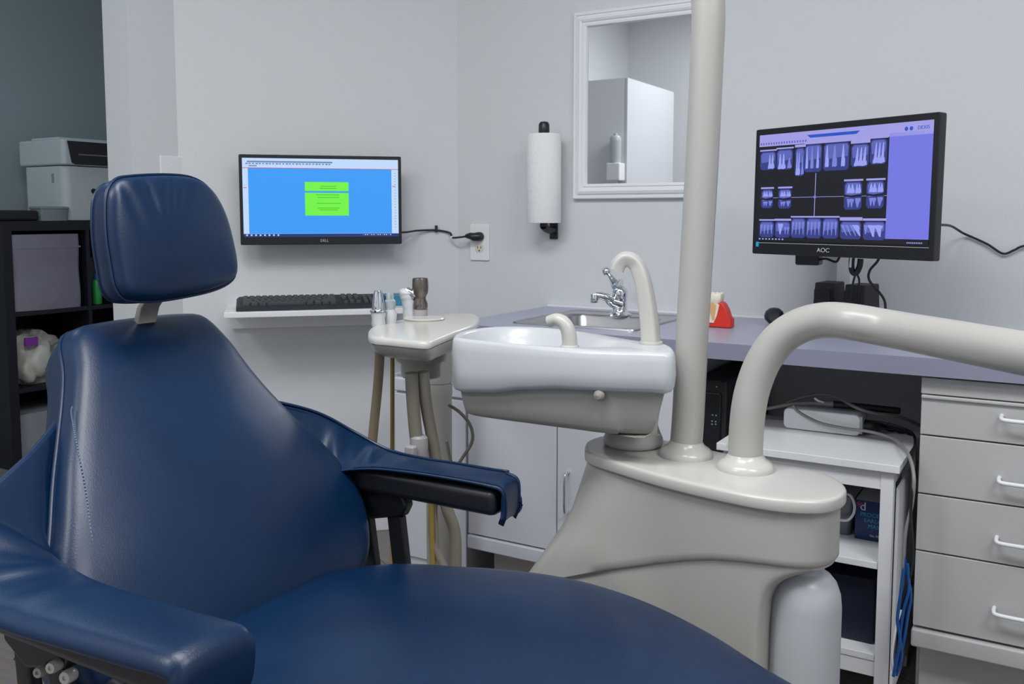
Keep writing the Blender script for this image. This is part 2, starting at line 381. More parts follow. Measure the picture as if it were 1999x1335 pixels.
# drawer cabinet
DX0, DX1 = -.238, .33
dc = thing('drawer_cabinet', 'white four drawer cabinet below the right end of the worktop', 'cabinet', (.05, 2.3, 0))
obj('carcass', bx((DX0, YF+.02, .157), (DX1, YB-.005, ZC-.042)), M_LAM, dc, smooth=False)
obj('top_rail', bx((DX0, YF-.002, .693), (DX1, YF+.019, ZC-.043)), M_LAM, dc, bevel=.002)
obj('carcass_base', bx((DX0+.012, YF+.045, 0), (DX1, YF+.06, .157)), M_LAM, dc, smooth=False)
obj('carcass_side', bx((DX0+.004, YF+.06, 0), (DX0+.02, YB-.02, .157)), M_LAM, dc, smooth=False)
zs = [.690, .607, .484, .363, .200]
hpx = [(1956, 815), (1951, 936), (1946, 1052), (1941, 1190)]
for i in range(4):
    d = obj('drawer', bx((DX0+.001, YF, zs[i+1]+.0015), (DX1-.001, YF+.019, zs[i]-(.0015 if i else .004))), M_LAM, dc, bevel=.0018)
    if i == 0: obj('finger_lip', bx((DX0+.001, YF-.006, .684), (DX1-.001, YF+.002, .691)), M_LAM, d, bevel=.002)
    hp = onY(hpx[i][0], hpx[i][1]-4, YF); hz = hp.z; hx = hp.x
    pts = [(hx, YF, hz), (hx, YF-.018, hz-.002), (hx+.008, YF-.026, hz-.004), (hx+.05, YF-.028, hz-.004), (hx+.088, YF-.026, hz-.004), (hx+.096, YF-.018, hz-.002), (hx+.096, YF, hz)]
    obj('handle', tube(B(), cat(pts, 5), .0042, 12), M_WHITE, d)
obj('trim_rail', bx((DX0-.001, YF-.008, .157), (DX1, YF+.019, .196)), M_LAM, dc, bevel=.005)

# low white box cabinet beside the sink cabinet
lc = thing('low_cabinet', 'low white cabinet with one drawer band left of the sink cabinet', 'cabinet', (-1.53, 2.3, 0))
lx0, lx1, ly = -1.662, -1.405, 2.1
obj('body', bx((lx0+.006, ly+.012, .0), (lx1-.006, 2.50, .545)), M_LAMW, lc, smooth=False)
obj('drawer', bx((lx0, ly, .548), (lx1, ly+.03, .589)), M_LAMW, lc, bevel=.006, bseg=3)
obj('top_panel', bx((lx0, ly+.012, .587), (lx1, 2.5, .593)), M_CEDGE, lc, smooth=False)
obj('rim', box(bx((lx0, ly, .589), (lx0+.008, 2.5, .597)), (lx0, 2.492, .589), (lx1, 2.5, .597)), M_LAMW, lc, smooth=False)
obj('door', bx((lx0+.004, ly+.004, .06), (lx1-.004, ly+.016, .542)), M_LAMW, lc, bevel=.003)

# ================================================================== wall items
# mirror
mx0, mz0 = onY(1122, 389, YB)[0], onY(1122, 389, YB)[2]
mx1 = onY(1392, 380, YB)[0]; mz1 = onY(1112, 29, YB)[2]
mr = thing('wall_mirror', 'rectangular mirror in a stepped white frame on the back wall', 'mirror', ((mx0+mx1)/2, YB, mz0))
def fr(d, w): return [Vector((x, YB-w, z)) for x, z in ((mx0+d, mz0+d), (mx1-d, mz0+d), (mx1-d, mz1-d), (mx0+d, mz1-d))]
prof = [(0, .002), (0, .014), (.003, .017), (.009, .017), (.011, .013), (.014, .013), (.016, .019), (.024, .022), (.030, .019), (.032, .015), (.036, .015), (.038, .018), (.043, .017), (.046, .011), (.046, .002)]
obj('frame', loft(B(), [fr(*p) for p in prof], (False, False)), M_WHITE, mr, smooth=False)
obj('mirror_glass', bx((mx0+.044, YB-.0075, mz0+.044), (mx1-.044, YB-.002, mz1-.044)), mat('mirror_silver', (.86, .88, .88), .015, 1.0), mr, smooth=False)
# paper towel roll on its holder
px = -1.418; R = .046
pc = onY(1062, 262, YB-.07); pz1 = pc.z; pz0 = onY(1058, 436, YB-.07).z; px = pc.x; py = YB-.07; R = .053
ph = thing('towel_holder', 'black vertical paper towel holder on the wall left of the mirror', 'holder', (px, YB, pz0))
obj('rod', lathe(B(), [(.0, -.012), (.012, -.01), (.012, .0), (.008, .001), (.008, pz1-pz0), (.0155, pz1-pz0+.001), (.017, pz1-pz0+.008), (.0165, pz1-pz0+.03), (.012, pz1-pz0+.037), (0, pz1-pz0+.039)], (px, py, pz0), 24), M_BLACK, ph)
obj('bracket', tube(B(), cat([(px, py, pz0-.008), (px, py+.02, pz0-.018), (px, YB-.02, pz0-.022), (px, YB-.001, pz0-.02)], 5), .012, 14), M_BLACK, ph)
obj('wall_plate', bx((px-.014, YB-.008, pz0-.05), (px+.014, YB-.0005, pz0+.01)), M_BLACK, ph, bevel=.003)
pr = obj('paper_towel_roll', lathe(B(), [(.0175, .001), (R-.001, .001), (R, .003), (R, pz1-pz0-.003), (R-.001, pz1-pz0-.0005), (.0175, pz1-pz0-.0005), (.0175, .001)], (px, py, pz0+.0005), 64), M_PAPER)
top(pr, 'white quilted paper towel roll on the black wall holder', 'paper towels')
# outlet
op = onY(938, 473, YB); ox, oz = op.x, op.z
ol = thing('wall_outlet', 'white two socket outlet plate on the back wall near the corner', 'outlet', (ox, YB, oz))
obj('cover_plate', prism(B(), [(x, YB-.0005, z) for x, z in rrect(ox-.0365, oz-.0595, ox+.0365, oz+.0595, .004, 3)], (0, -.006, 0)), M_WHITE, ol, bevel=.0015)
for dz in (-.0195, .0195):
    s_ = obj('socket', prism(B(), [(ox+.0165*math.cos(t)*1.0, YB-.006, oz+dz+max(-.0135, min(.0135, .0175*math.sin(t)))) for t in [2*math.pi*i/32 for i in range(32)]], (0, -.002, 0)), mat('ivory_socket', (.72, .68, .56), .4), ol, smooth=False)
    bm = B()
    for ddx in (-.006, .006): box(bm, (ox+ddx-.001, YB-.0086, oz+dz-.001), (ox+ddx+.001, YB-.0079, oz+dz+.007))
    lathe(bm, [(.0025, 0), (.0025, .0007)], (ox, YB-.008, oz+dz-.0075), 12, axis=(0, -1, 0))
    obj('slot', bm, M_BLACK, s_, smooth=False)
# light switch
sp = onX(332, 338, JX); 
sw = thing('switch_plate', 'white blank switch plate on the narrow wall above the headrest', 'wall plate', (JX, 1.917, 1.205))
obj('cover_plate', prism(B(), [(JX+.0005, y, z) for y, z in rrect(1.876, 1.122, 1.958, 1.238, .004, 3)], (.006, 0, 0)), M_WHITE, sw, bevel=.0015)
obj('screw', lathe(B(), [(.003, 0), (.003, .001), (0, .0015)], (JX+.0065, 1.917, 1.21), 12, axis=(1, 0, 0)), M_WHITE, sw)

# ================================================================== left monitor, keyboard shelf
def aframe(s, off, z): return A(s, off, z)
MA = math.radians(45)
s0, s1, z0, z1 = -.698, -.202, .966, 1.243
mon = thing('monitor', 'black flat monitor showing a blue window with a green box', 'monitor', A((s0+s1)/2, .10, z0), (0, 0, MA))
wA, hA = s1-s0, z1-z0
def lb(a, b): return bx(a, b)      # local boxes: x along the wall, y toward the wall, z up
obj('case', prism(B(), [(x, .0, z) for x, z in rrect(-wA/2, 0, wA/2, hA, .004, 3)], (0, .022, 0)), M_BLACK, mon, local=True, bevel=.002)
obj('back_bulge', loft(B(), [[(x, .02, z) for x, z in rrect(-wA/2+.03, .03, wA/2-.03, hA-.03, .02, 4)], [(x, .045, z) for x, z in rrect(-wA/2+.09, .07, wA/2-.09, hA-.06, .02, 4)]]), M_BLACKM, mon, local=True)
obj('wall_mount', box(bx((-.05, .045, hA/2-.05), (.05, .06, hA/2+.05)), (-.03, .06, hA/2-.03), (.03, .0985, hA/2+.03)), M_BLACKM, mon, local=True, smooth=False)
def U(x0, y0, x1, y1, x, y, w, h, lvl, W_, H_, b):   # screen fraction helper
    return None
E_BLUE = emis('screen_blue', s2l(52, 152, 243)); E_GREEN = emis('screen_green', s2l(112, 240, 62)); E_PALE = emis('screen_pale', s2l(190, 215, 248))
E_DKB = emis('screen_taskbar', s2l(10, 50, 120)); E_GRAY = emis('screen_grey_text', s2l(110, 130, 170)); E_DKG = emis('screen_dark_green', s2l(60, 180, 40)); E_RED = emis('screen_red', s2l(190, 60, 90)); E_WH = emis('screen_white', s2l(225, 238, 255))
sx0, sx1, sz0, sz1 = -wA/2+.010, wA/2-.010, .024, hA-.011
bm = B()
def pane(bm, u0, v0, u1, v1, mi, lvl):
    xa, xb = sx0+(sx1-sx0)*u0, sx0+(sx1-sx0)*u1; za, zb = sz1-(sz1-sz0)*v0, sz1-(sz1-sz0)*v1; y = -.0005-.0003*lvl
    quad(bm, [(xa, y, za), (xb, y, za), (xb, y, zb), (xa, y, zb)], mi)
pane(bm, 0, 0, 1, 1, 0, 0)
pane(bm, .035, .125, .955, .955, 1, 1)
pane(bm, .03, .035, .57, .055, 4, 1); pane(bm, .04, .09, .09, .105, 4, 1); pane(bm, 0, .12, 1, .127, 6, 1)
for i in range(26): pane(bm, .02+.021*i, .062, .02+.021*i+.012+.004*(i % 3 == 0), .078, 4, 1)
pane(bm, .39, .295, .672, .41, 2, 2); pane(bm, .39, .432, .672, .725, 2, 2)
for v, a, b in ((.345, .49, .59), (.372, .485, .595), (.455, .46, .61), (.487, .47, .61), (.565, .465, .62), (.625, .47, .61), (.648, .48, .60)):
    pane(bm, a, v, b, v+.008, 5, 3)
pane(bm, .38, .410, .68, .416, 3, 3) if False else None
pane(bm, .39, .424, .672, .434, 1, 3)
pane(bm, 0, .958, 1, 1, 3, 1)
for i in range(8): pane(bm, .015+.028*i, .966, .026+.028*i, .984, 0, 2)
for i in range(14): pane(bm, .76+.014*i, .97, .768+.014*i, .98, 0 if i % 3 else 6, 2)
pane(bm, .005, .37, .025, .378, 6, 2); pane(bm, .96, .34, .98, .348, 6, 2)
for i in range(20): pane(bm, .972, .17+.037*i, .985, .175+.037*i, 4, 2)
obj('screen', bm, [E_PALE, E_BLUE, E_GREEN, E_DKB, E_GRAY, E_DKG, E_RED], mon, local=True, smooth=False)
xl, zl = EA, Vector((0, 0, 1))
text('logo', 'DELL', mat('logo_grey', (.55, .57, .6), .4), mon, A((s0+s1)/2+.005, .1012, z0+.012), .0115, xl, zl)

SH = .774                                                        # keyboard shelf top
ks = thing('wall_shelf', 'shallow white shelf on the diagonal wall below the monitor', 'shelf', A(-.5, 0, SH))
obj('board', prism(B(), [A(-.745, .001, SH-.017), A(-.19, .001, SH-.017), A(-.19, .25, SH-.017), A(-.745, .25, SH-.017)], (0, 0, .017)), M_WHITE, ks, bevel=.002)
obj('cleat', prism(B(), [A(-.735, .001, SH-.075), A(-.21, .001, SH-.075), A(-.21, .022, SH-.075), A(-.735, .022, SH-.075)], (0, 0, .058)), M_WHITE, ks, smooth=False)
obj('bracket_arm', box(bx((0, 0, 0), (.001, .001, .001)), (0, 0, 0), (.001, .001, .001)), M_WHITE, ks) if False else None
# keyboard
kc = A(-.49, .155, SH+.0005)
kb = thing('keyboard', 'black computer keyboard lying on the white wall shelf', 'keyboard', kc, (0, 0, MA+math.radians(1.5)))
kw, kd = .445, .15
obj('case', loft(B(), [[(x, y, 0) for x, y in rrect(-kw/2, -kd/2, kw/2, kd/2, .008, 3)], [(x, y, .010+.016*(y+kd/2)/kd) for x, y in rrect(-kw/2, -kd/2, kw/2, kd/2, .008, 3)],
    [(x, y, .014+.018*(y+kd/2)/kd) for x, y in rrect(-kw/2+.006, -kd/2+.006, kw/2-.006, kd/2-.004, .008, 3)]]), M_BLACKM, kb, local=True)
kmesh = {}
def key(x, y, w):
    z = .0145+.018*(y+kd/2)/kd
    if w not in kmesh:
        bm = loft(B(), [[(a, b, -.003) for a, b in rrect(-w/2, -.008, w/2, .008, .002, 2)], [(a, b, .006) for a, b in rrect(-w/2+.002, -.006, w/2-.002, .0065, .002, 2)]])
        o = obj('key', bm, M_KEY, kb, local=True); kmesh[w] = o
    else:
        o = kmesh[w].copy(); COL.objects.link(o)
    o.location = (x, y, z); o.rotation_euler = (.10, 0, 0)
x0 = -kw/2+.018
for r, lay in enumerate([[1.25, 1.25, 1.25, 6.2, 1.25, 1.25, 1.25, 1.25], [2.25]+[1]*10+[2.7], [1.75]+[1]*11+[2.2], [1.5]+[1]*12+[1.5], [1]*13+[2], [1]*15]):
    x = x0; y = -kd/2+.020+r*.0195+(.004 if r == 5 else 0)
    for w in lay:
        key(x+w*.0186/2, y, round(w*.0186-.0018, 5)); x += w*.0186
    for c_ in range(3):
        if r in (2,) or (r == 1 and c_ != 1): continue
        key(-kw/2+.322+c_*.019, y, .0168)
    if r < 5:
        for c_ in range(4): key(-kw/2+.385+c_*.0165, y, .0150)
# teal box behind the keyboard
tb = obj('tissue_box', prism(B(), [A(-.262, .05, SH+.0005), A(-.20, .05, SH+.0005), A(-.20, .17, SH+.0005), A(-.262, .17, SH+.0005)], (0, 0, .030)), mat('teal_card', (.03, .22, .36), .45), bevel=.001)
top(tb, 'small teal blue box lying on the right end of the wall shelf', 'box')

# power cord to the outlet
pa = A(-.215, .085, 1.00)
cord = thing('electrical_cable', 'black power cord from the left monitor to the outlet', 'cord', pa)
cl = A(-.075, .006, 1.008)
obj('cable', tube(B(), cat([A(-.30, .06, 1.02), A(-.205, .075, 1.003), A(-.14, .02, 1.007), cl, A(-.03, .010, .999), Vector((ox-.09, YB-.035, .984)), Vector((ox-.055, YB-.045, .985)), Vector((ox-.02, YB-.035, .990))], 8), .0032, 10), M_RUB, cord)
obj('plug', tube(B(), [(ox-.035, YB-.036, .989), (ox-.02, YB-.034, .990), (ox-.006, YB-.030, oz+.018), (ox+.004, YB-.022, oz+.0195), (ox+.005, YB-.009, oz+.0195)], [.006, .011, .014, .015, .015], 14), M_BLACK, cord)
obj('wall_clip', prism(B(), [A(-.079, .001, 1.002), A(-.071, .001, 1.002), A(-.071, .012, 1.002), A(-.079, .012, 1.002)], (0, 0, .022)), M_BLACK, cord, bevel=.001)
obj('cable_tie', tube(B(), [(ox-.094, YB-.034, .9845), (ox-.086, YB-.036, .9838)], .0045, 10), M_WHITE, cord)

# ================================================================== right monitor
bl = atd(1468, 495, 2.33); br = atd(1822, 510, 1.925); tr = atd(1815, 219, 1.93)
ux = (br-bl); ux.z = 0; wB = ux.length; ux.normalize(); hB = .309
cB = (bl+br)/2; angB = math.atan2(ux.y, ux.x)
mo2 = thing('monitor', 'black flat monitor showing dental x-rays on a violet screen', 'monitor', cB, (math.radians(-1.0), 0, angB))
obj('case', prism(B(), [(x, .0, z) for x, z in rrect(-wB/2, 0, wB/2, hB, .004, 3)], (0, .024, 0)), M_BLACK, mo2, local=True, bevel=.002)
obj('back_bulge', loft(B(), [[(x, .022, z) for x, z in rrect(-wB/2+.03, .02, wB/2-.03, hB-.03, .02, 4)], [(x, .05, z) for x, z in rrect(-wB/2+.09, .05, wB/2-.09, hB-.06, .02, 4)]]), M_BLACKM, mo2, local=True)
V1 = emis('screen_violet', s2l(112, 116, 222)); V0 = emis('screen_black', s2l(14, 14, 22)); V2 = emis('screen_violet_pale', s2l(158, 155, 225)); VD = emis('film_dark', s2l(50, 58, 130))
V3 = emis('film_mid', s2l(88, 98, 180)); V4 = emis('film_tooth', s2l(150, 158, 238)); V5 = emis('screen_deep_blue', s2l(30, 80, 190)); V6 = emis('screen_cyan', s2l(20, 150, 220)); V7 = emis('film_tooth_mid', s2l(118, 128, 212))
sx0, sx1, sz0, sz1 = -wB/2+.013, wB/2-.013, .033, hB-.015
bm = B()
def poly(pts, mi, lvl):
    y = -.0005-.00025*lvl
    quad(bm, [(sx0+(sx1-sx0)*u, y, sz1-(sz1-sz0)*v) for u, v in pts], mi)
def pn(u0, v0, u1, v1, mi, lvl): poly([(u0, v0), (u1, v0), (u1, v1), (u0, v1)], mi, lvl)
pn(0, 0, 1, 1, 1, 0); pn(0, 0, 1, .11, 2, 1); pn(.78, .08, 1, .955, 0, 1)
poly([(.31, .035), (.62, .035), (.60, .062), (.33, .062)], 6, 2)
for i in range(18): poly([(.013+.017*i+.005*math.cos(t), .085+.012*math.sin(t)) for t in [k_*math.pi/4 for k_ in range(8)]], 4, 2)
for u in (.865, .89): poly([(u+.009*math.cos(t), .055+.018*math.sin(t)) for t in [k_*math.pi/5 for k_ in range(10)]], 6, 2)
def film(u0, v0, u1, v1, kind, bar=None, up=True):
    c = .012; d = .022
    poly([(u0+c, v0), (u1-c, v0), (u1, v0+d), (u1, v1-d), (u1-c, v1), (u0+c, v1), (u0, v1-d), (u0, v0+d)], 3, 2)
    poly([(u0+c+.004, v0+.01), (u1-c-.004, v0+.01), (u1-.006, v0+d+.01), (u1-.008, (v0+v1)/2), (u0+.010, (v0+v1)/2+.02), (u0+.005, v0+d+.012)], 4, 3)
    if bar: pn(u0-.004, v0-bar, u1+.004, v0-.006, 2, 2)
    w = u1-u0; h = v1-v0
    def tooth(uc, tw, va, vb, roots, mi=5, crown=.35, lean=0.0):
        # crown end at vb, root tips at va
        vc = vb+(va-vb)*crown
        L_ = lambda u, v: (u+lean*(v-vb)/(va-vb)*w, v)
        poly([L_(uc-tw*.45, vb), L_(uc-tw*.15, vb+(va-vb)*.03), L_(uc+tw*.2, vb), L_(uc+tw*.48, vb+(va-vb)*.06), L_(uc+tw*.42, vc), L_(uc-tw*.42, vc), L_(uc-tw*.5, vb+(va-vb)*.10)], mi, 4)
        for r in range(roots):
            a = uc-tw*.42+r*tw*.84/roots; b = a+tw*.84/roots*.85
            poly([L_(a, vc), L_(b, vc), L_((a+b)/2+(b-a)*.15, va), L_((a+b)/2-(b-a)*.15, va)], mi, 4)
    if kind == 'up2': tooth(u0+w*.72, w*.42, v0+.03, v1-.008, 2, 5)
    if kind == 'up3': tooth(u0+w*.35, w*.5, v0+.04, v1-.005, 2, 5, .3); tooth(u0+w*.82, w*.28, v0+.08, v1-.01, 1, 7, .3)
    if kind == 'molar': tooth(u0+w*.55, w*.75, v0+.03, v1-.006, 3, 5, .28, .05)
    if kind == 'front':
        for f_, q in ((.15, .16), (.45, .2), (.78, .16)): tooth(u0+w*f_, w*q, v0+.02, v1-.03, 1, 7 if f_ == .45 else 5, .4)
    if kind == 'low':
        for f_ in (.15, .38, .6, .83): tooth(u0+w*f_, w*.17, v1-.03, v0+.03, 1, 7, .35, .12*(f_-.5))
    if kind == 'lowm': tooth(u0+w*.38, w*.34, v1-.03, v0+.02, 1, 5, .35); [tooth(u0+w*f_, w*.15, v1-.03, v0+.05, 1, 7, .3) for f_ in (.7, .88)]
    if kind == 'lowmm': tooth(u0+w*.55, w*.7, v1-.03, v0+.03, 2, 5, .3, .1); tooth(u0+w*.13, w*.2, v1-.05, v0+.03, 1, 7, .3)
    if kind == 'lowslant':
        for f_ in (.1, .3, .52): tooth(u0+w*f_, w*.17, v1-.03, v0+.03, 1, 7, .3, .25)
        tooth(u0+w*.72, w*.3, v1-.03, v0+.03, 1, 5, .4, .25)
    if kind == 'bite':
        vm = (v0+v1)/2
        tooth(u0+w*.38, w*.46, v0+.02, vm-.02, 2, 5, .5); tooth(u0+w*.8, w*.34, v0+.02, vm-.02, 2, 5, .5)
        poly([(u0, vm-.012), (u0+w*.4, vm-.002), (u1, vm-.014), (u1, vm+.006), (u0+w*.5, vm+.014), (u0, vm+.006)], 1, 5)
        tooth(u0+w*.38, w*.42, v1-.02, vm+.025, 2, 7, .4); tooth(u0+w*.8, w*.32, v1-.02, vm+.02, 1, 7, .4)
film(.01, .16, .115, .33, 'up2', .02); film(.12, .15, .225, .335, 'up3', .02); film(.24, .145, .30, .40, 'up3', .03)
film(.30, .125, .405, .37, 'front', .02); film(.415, .125, .565, .365, 'front', .02)
film(.575, .15, .675, .345, 'molar', .05); film(.68, .12, .77, .33, 'molar', .035)
film(.025, .515, .105, .69, 'bite', .022); film(.14, .515, .225, .695, 'bite', .022); film(.545, .47, .645, .71, 'bite', .022); film(.67, .47, .765, .70, 'bite', .022)
film(.02, .815, .118, .965, 'low', .02); film(.125, .815, .225, .965, 'lowm', .025); film(.23, .785, .322, .965, 'low', .02); film(.326, .785, .42, .965, 'low', .02); film(.425, .785, .52, .965, 'low', .02)
film(.53, .81, .65, .965, 'lowslant', .035); film(.66, .81, .78, .97, 'lowmm', .025)
pn(.370, .38, .374, .77, 2, 1); pn(.02, .592, .78, .596, 2, 1); pn(.364, .583, .380, .605, 0, 2)
pn(0, .968, 1, 1, 1, 5)
for i in range(8): pn(.02+.022*i, .975, .031+.022*i, .988, 2, 6)
for i in range(9): pn(.895+.009*i, .978, .900+.009*i, .990, 2, 6)
def rot_in(obj_): return obj_
obj('screen', bm, [V1, V0, V2, VD, V3, V4, V5, V7], mo2, local=True, smooth=False)
obj('energy_sticker', bx((-wB/2+.013, -.0015, .018), (-wB/2+.021, .0, .030)), emis('sticker_cyan', (0, 0, 0), 0) if False else mat('cyan_sticker', (.03, .45, .7), .4), mo2, local=True, smooth=False)
obj('bezel_line', bx((-wB/2+.02, -.0012, .0275), (wB/2-.012, .0, .0285)), mat('logo_grey', (.55, .57, .6), .4), mo2, local=True, smooth=False)
upB = (Matrix.Rotation(angB, 3, 'Z') @ Matrix.Rotation(math.radians(-1), 3, 'X')) @ Vector((0, 0, 1)); nB = ux.cross(upB)
text('logo', 'AOC', mat('logo_grey', (.55, .57, .6), .4), mo2, cB+upB*.0145-ux*.03+nB*.0014, .014, ux, upB, sx=1.15)
text('screen_text', 'DEXIS', V5, mo2, cB+upB*(sz1-.055*(sz1-sz0))+ux*(sx0+(sx1-sx0)*.952)+nB*.0016, .0105, ux, upB)
# arm and post behind the right monitor
pc2 = onY(1649, 560, YB-.03); px2 = pc2.x
ma = thing('monitor_mount', 'white wall column and arm holding the x-ray monitor', 'mount', (px2, YB, .8))
obj('column', bx((px2-.018, YB-.05, ZC+.09), (px2+.018, YB-.001, 1.22)), M_WHITE, ma, bevel=.003)
bk = cB+upB*.16-nB*.051
obj('arm', tube(B(), [(px2, YB-.05, 1.12), (px2+.02, YB-.14, 1.12), tuple(bk+Vector((-.02, .07, 0))), tuple(bk)], .014, 12), M_BLACKM, ma)
# black adapter hanging below it, headset clip, cables
q = onY(1578, 508, 2.33)
ad = thing('adapter_box', 'small black adapter box below the left half of the x-ray monitor', 'adapter', q)
obj('body', bx(q+Vector((-.030, -.012, -.012)), q+Vector((.028, .035, .03))), M_BLACK, ad, bevel=.005)
obj('lead', tube(B(), cat([q+Vector((.02, 0, .0)), onY(1612, 505, 2.32), onY(1632, 511, 2.32), onY(1640, 498, 2.32)], 6), .003, 8), M_RUB, ad)
q = onY(1668, 520, 2.28)
cp = thing('cable_clamp', 'black and chrome clamp gripping cables under the x-ray monitor', 'clamp', q)
obj('jaw', tube(B(), cat([onY(1664, 498, 2.28), onY(1662, 515, 2.28), onY(1664, 530, 2.28), onY(1671, 533, 2.28), onY(1678, 520, 2.28), onY(1680, 505, 2.28)], 5), .007, 10), M_BLACK, cp)
obj('plate', tube(B(), [onY(1661, 500, 2.272), onY(1660, 522, 2.272)], [.003, .004], 8), M_CHROME, cp)
cb1 = obj('speaker_cable', tube(B(), cat([onY(1672, 530, 2.28), onY(1667, 545, 2.29), onY(1664, 560, 2.30), onY(1662, 590, 2.34)], 6), .0025, 8), M_RUB); top(cb1, 'thin black cable hanging from the clamp behind the left speaker', 'cable')
cb2 = obj('speaker_cable', tube(B(), cat([onY(1670, 530, 2.285), onY(1677, 545, 2.30), onY(1676, 562, 2.31), onY(1674, 590, 2.35)], 6), .0025, 8), M_RUB); top(cb2, 'thin black cable hanging from the clamp behind the right speaker', 'cable')
cb3 = obj('monitor_cable', tube(B(), cat([onY(1722, 490, 2.25), onY(1713, 510, 2.27), onY(1698, 528, 2.29), onY(1697, 547, 2.30), onY(1716, 570, 2.32), onY(1727, 588, 2.33), onY(1728, 612, 2.33), onY(1724, 640, 2.36)], 6), .003, 8), M_RUB); top(cb3, 'black cable looping down from the x-ray monitor behind the curved tube', 'cable')
cb4 = obj('wall_cable', tube(B(), cat([onY(1800, 430, 2.2), onY(1828, 438, 2.3), onY(1856, 441, 2.45), onY(1880, 455, 2.55), onY(1905, 466, 2.56), onY(1930, 478, 2.56), onY(1958, 495, 2.56), onY(1980, 488, 2.56), onY(1999, 480, 2.56), onY(2060, 470, 2.56)], 6), .003, 8), M_RUB); top(cb4, 'black power cable from the x-ray monitor along the wall to the right', 'cable')

# speakers
def speaker(px0, px1, ptop, Y, name, lab, ang):
    p0 = onY(px0, ptop, Y); p1 = onY(px1, ptop, Y); w = (p1-p0).length; hgt = p0.z-ZC
    r = thing('desk_speaker', lab, 'speaker', ((p0.x+p1.x)/2, Y, ZC+.0005), (0, 0, math.radians(ang)), 'black speakers below the x-ray monitor')
    obj('cabinet', loft(B(), [[(x, y, 0) for x, y in rrect(-w/2, 0, w/2, .10, .006, 3)], [(x, y, hgt) for x, y in rrect(-w/2+.004, .012, w/2-.004, .095, .006, 3)]]), M_BLACKM, r, local=True, bevel=.003)
    obj('grille', prism(B(), [(x, .0-.001+.12*0, z) for x, z in rrect(-w/2+.008, .012, w/2-.008, hgt-.014, .006, 3)], (0, .012, 0)), mat('speaker_mesh', (.02, .02, .024), .8, bump=.8, bscale=900), r, local=True)
speaker(1583, 1628, 552, 2.40, 's', 'left one of two black desk speakers beneath the x-ray monitor', -8)
speaker(1640, 1690, 556, 2.36, 's', 'right one of two black desk speakers beneath the x-ray monitor', -14)
# dark ball camera on the desk
q = onZ(1511, 634, ZC); 
wc = thing('desk_webcam', 'round black object on the worktop between tooth model and speakers', 'webcam', q)
obj('ball', lathe(B(), [(0, .001), (.014, .004), (.024, .014), (.026, .024), (.022, .036), (.012, .044), (0, .046)], q, 24), M_BLACK, wc)
obj('ring', lathe(B(), [(.014, -.001), (.016, .001), (.014, .003), (.010, .002)], q+Vector((.006, -.025, .025)), 18, axis=(.2, -1, .1)), M_BLACKM, wc)

# tooth model
q = onZ(1402, 640, ZC)
tm = thing('tooth_model', 'red gum block tooth model with cut away molar on the worktop', 'dental model', q)
a = q+Vector((-.038, 0, .0005))
def TM(pts, y0, y1): return prism(B(), [(a.x+x, a.y+y0, a.z+z) for x, z in pts], (0, y1-y0, 0))
obj('gum', TM([(0, 0), (.070, 0), (.070, .022), (.064, .028), (.058, .046), (.050, .060), (.044, .066), (.034, .064), (.022, .06), (.010, .064), (.002, .056), (0, .03)], 0, .035), M_RED, tm, bevel=.004, bseg=3)
obj('bone', TM([(.003, .012), (.026, .012), (.034, .030), (.040, .058), (.036, .062), (.022, .060), (.006, .062), (.003, .05)], -.002, .001), M_IVORY, tm, smooth=False)
obj('root', TM([(.006, .060), (.012, .022), (.017, .040), (.022, .022), (.027, .018), (.032, .058), (.022, .064)], -.0035, -.001), M_PULP, tm, smooth=False)
bm = loft(B(), [[(a.x+x, a.y+y, a.z+z) for x, y in rrect(lo, yl, hi, yh, .008, 4)] for z, lo, hi, yl, yh in ((.058, .008, .036, .002, .03), (.066, .004, .042, -.002, .034), (.078, .003, .044, -.003, .035), (.086, .006, .042, 0, .032), (.083, .014, .032, .008, .024))])
for cxx, cyy in ((.012, .006), (.024, .005), (.037, .007), (.013, .026), (.025, .028), (.037, .025)):
    bmesh.ops.create_icosphere(bm, subdivisions=2, radius=.0065, matrix=Matrix.Translation((a.x+cxx, a.y+cyy, a.z+.083)))
obj('crown', bm, M_IVORY, tm)

# ================================================================== under the worktop
# computer tower
p0 = onY(1378, 742, 2.30)
pt = thing('computer_tower', 'black desktop computer tower standing beneath the worktop', 'computer', (p0.x+.05, 2.35, 0))
tx0 = max(p0.x-.06, -.765); tx1 = onY(1424, 742, 2.16).x
bx_t = (tx0, 2.14, 0.0)
zt = onY(1400, 742, 2.14).z
obj('case', bx((tx0, 2.14, .10), (tx1, 2.52, zt)), M_BLACKM, pt, bevel=.006)
obj('feet', bx((tx0+.01, 2.16, 0), (tx1-.01, 2.5, .10)), M_BLACKM, pt, smooth=False)
fpl = obj('front_panel', bx((tx0+.012, 2.132, .13), (tx1-.012, 2.141, zt-.03)), M_BLACK, pt, bevel=.003)
for (pxx, pyy) in ((1399, 755), (1391, 810), (1398, 811), (1390, 822), (1397, 823), (1390, 828), (1397, 828)):
    q = onY(pxx, pyy, 2.131)
    o_ = obj('port', bx(q+Vector((-.0018, -.0005, -.0014)), q+Vector((.0018, .0012, .0014))), mat('port_metal', (.5, .6, .65), .3, .6), fpl, smooth=False)
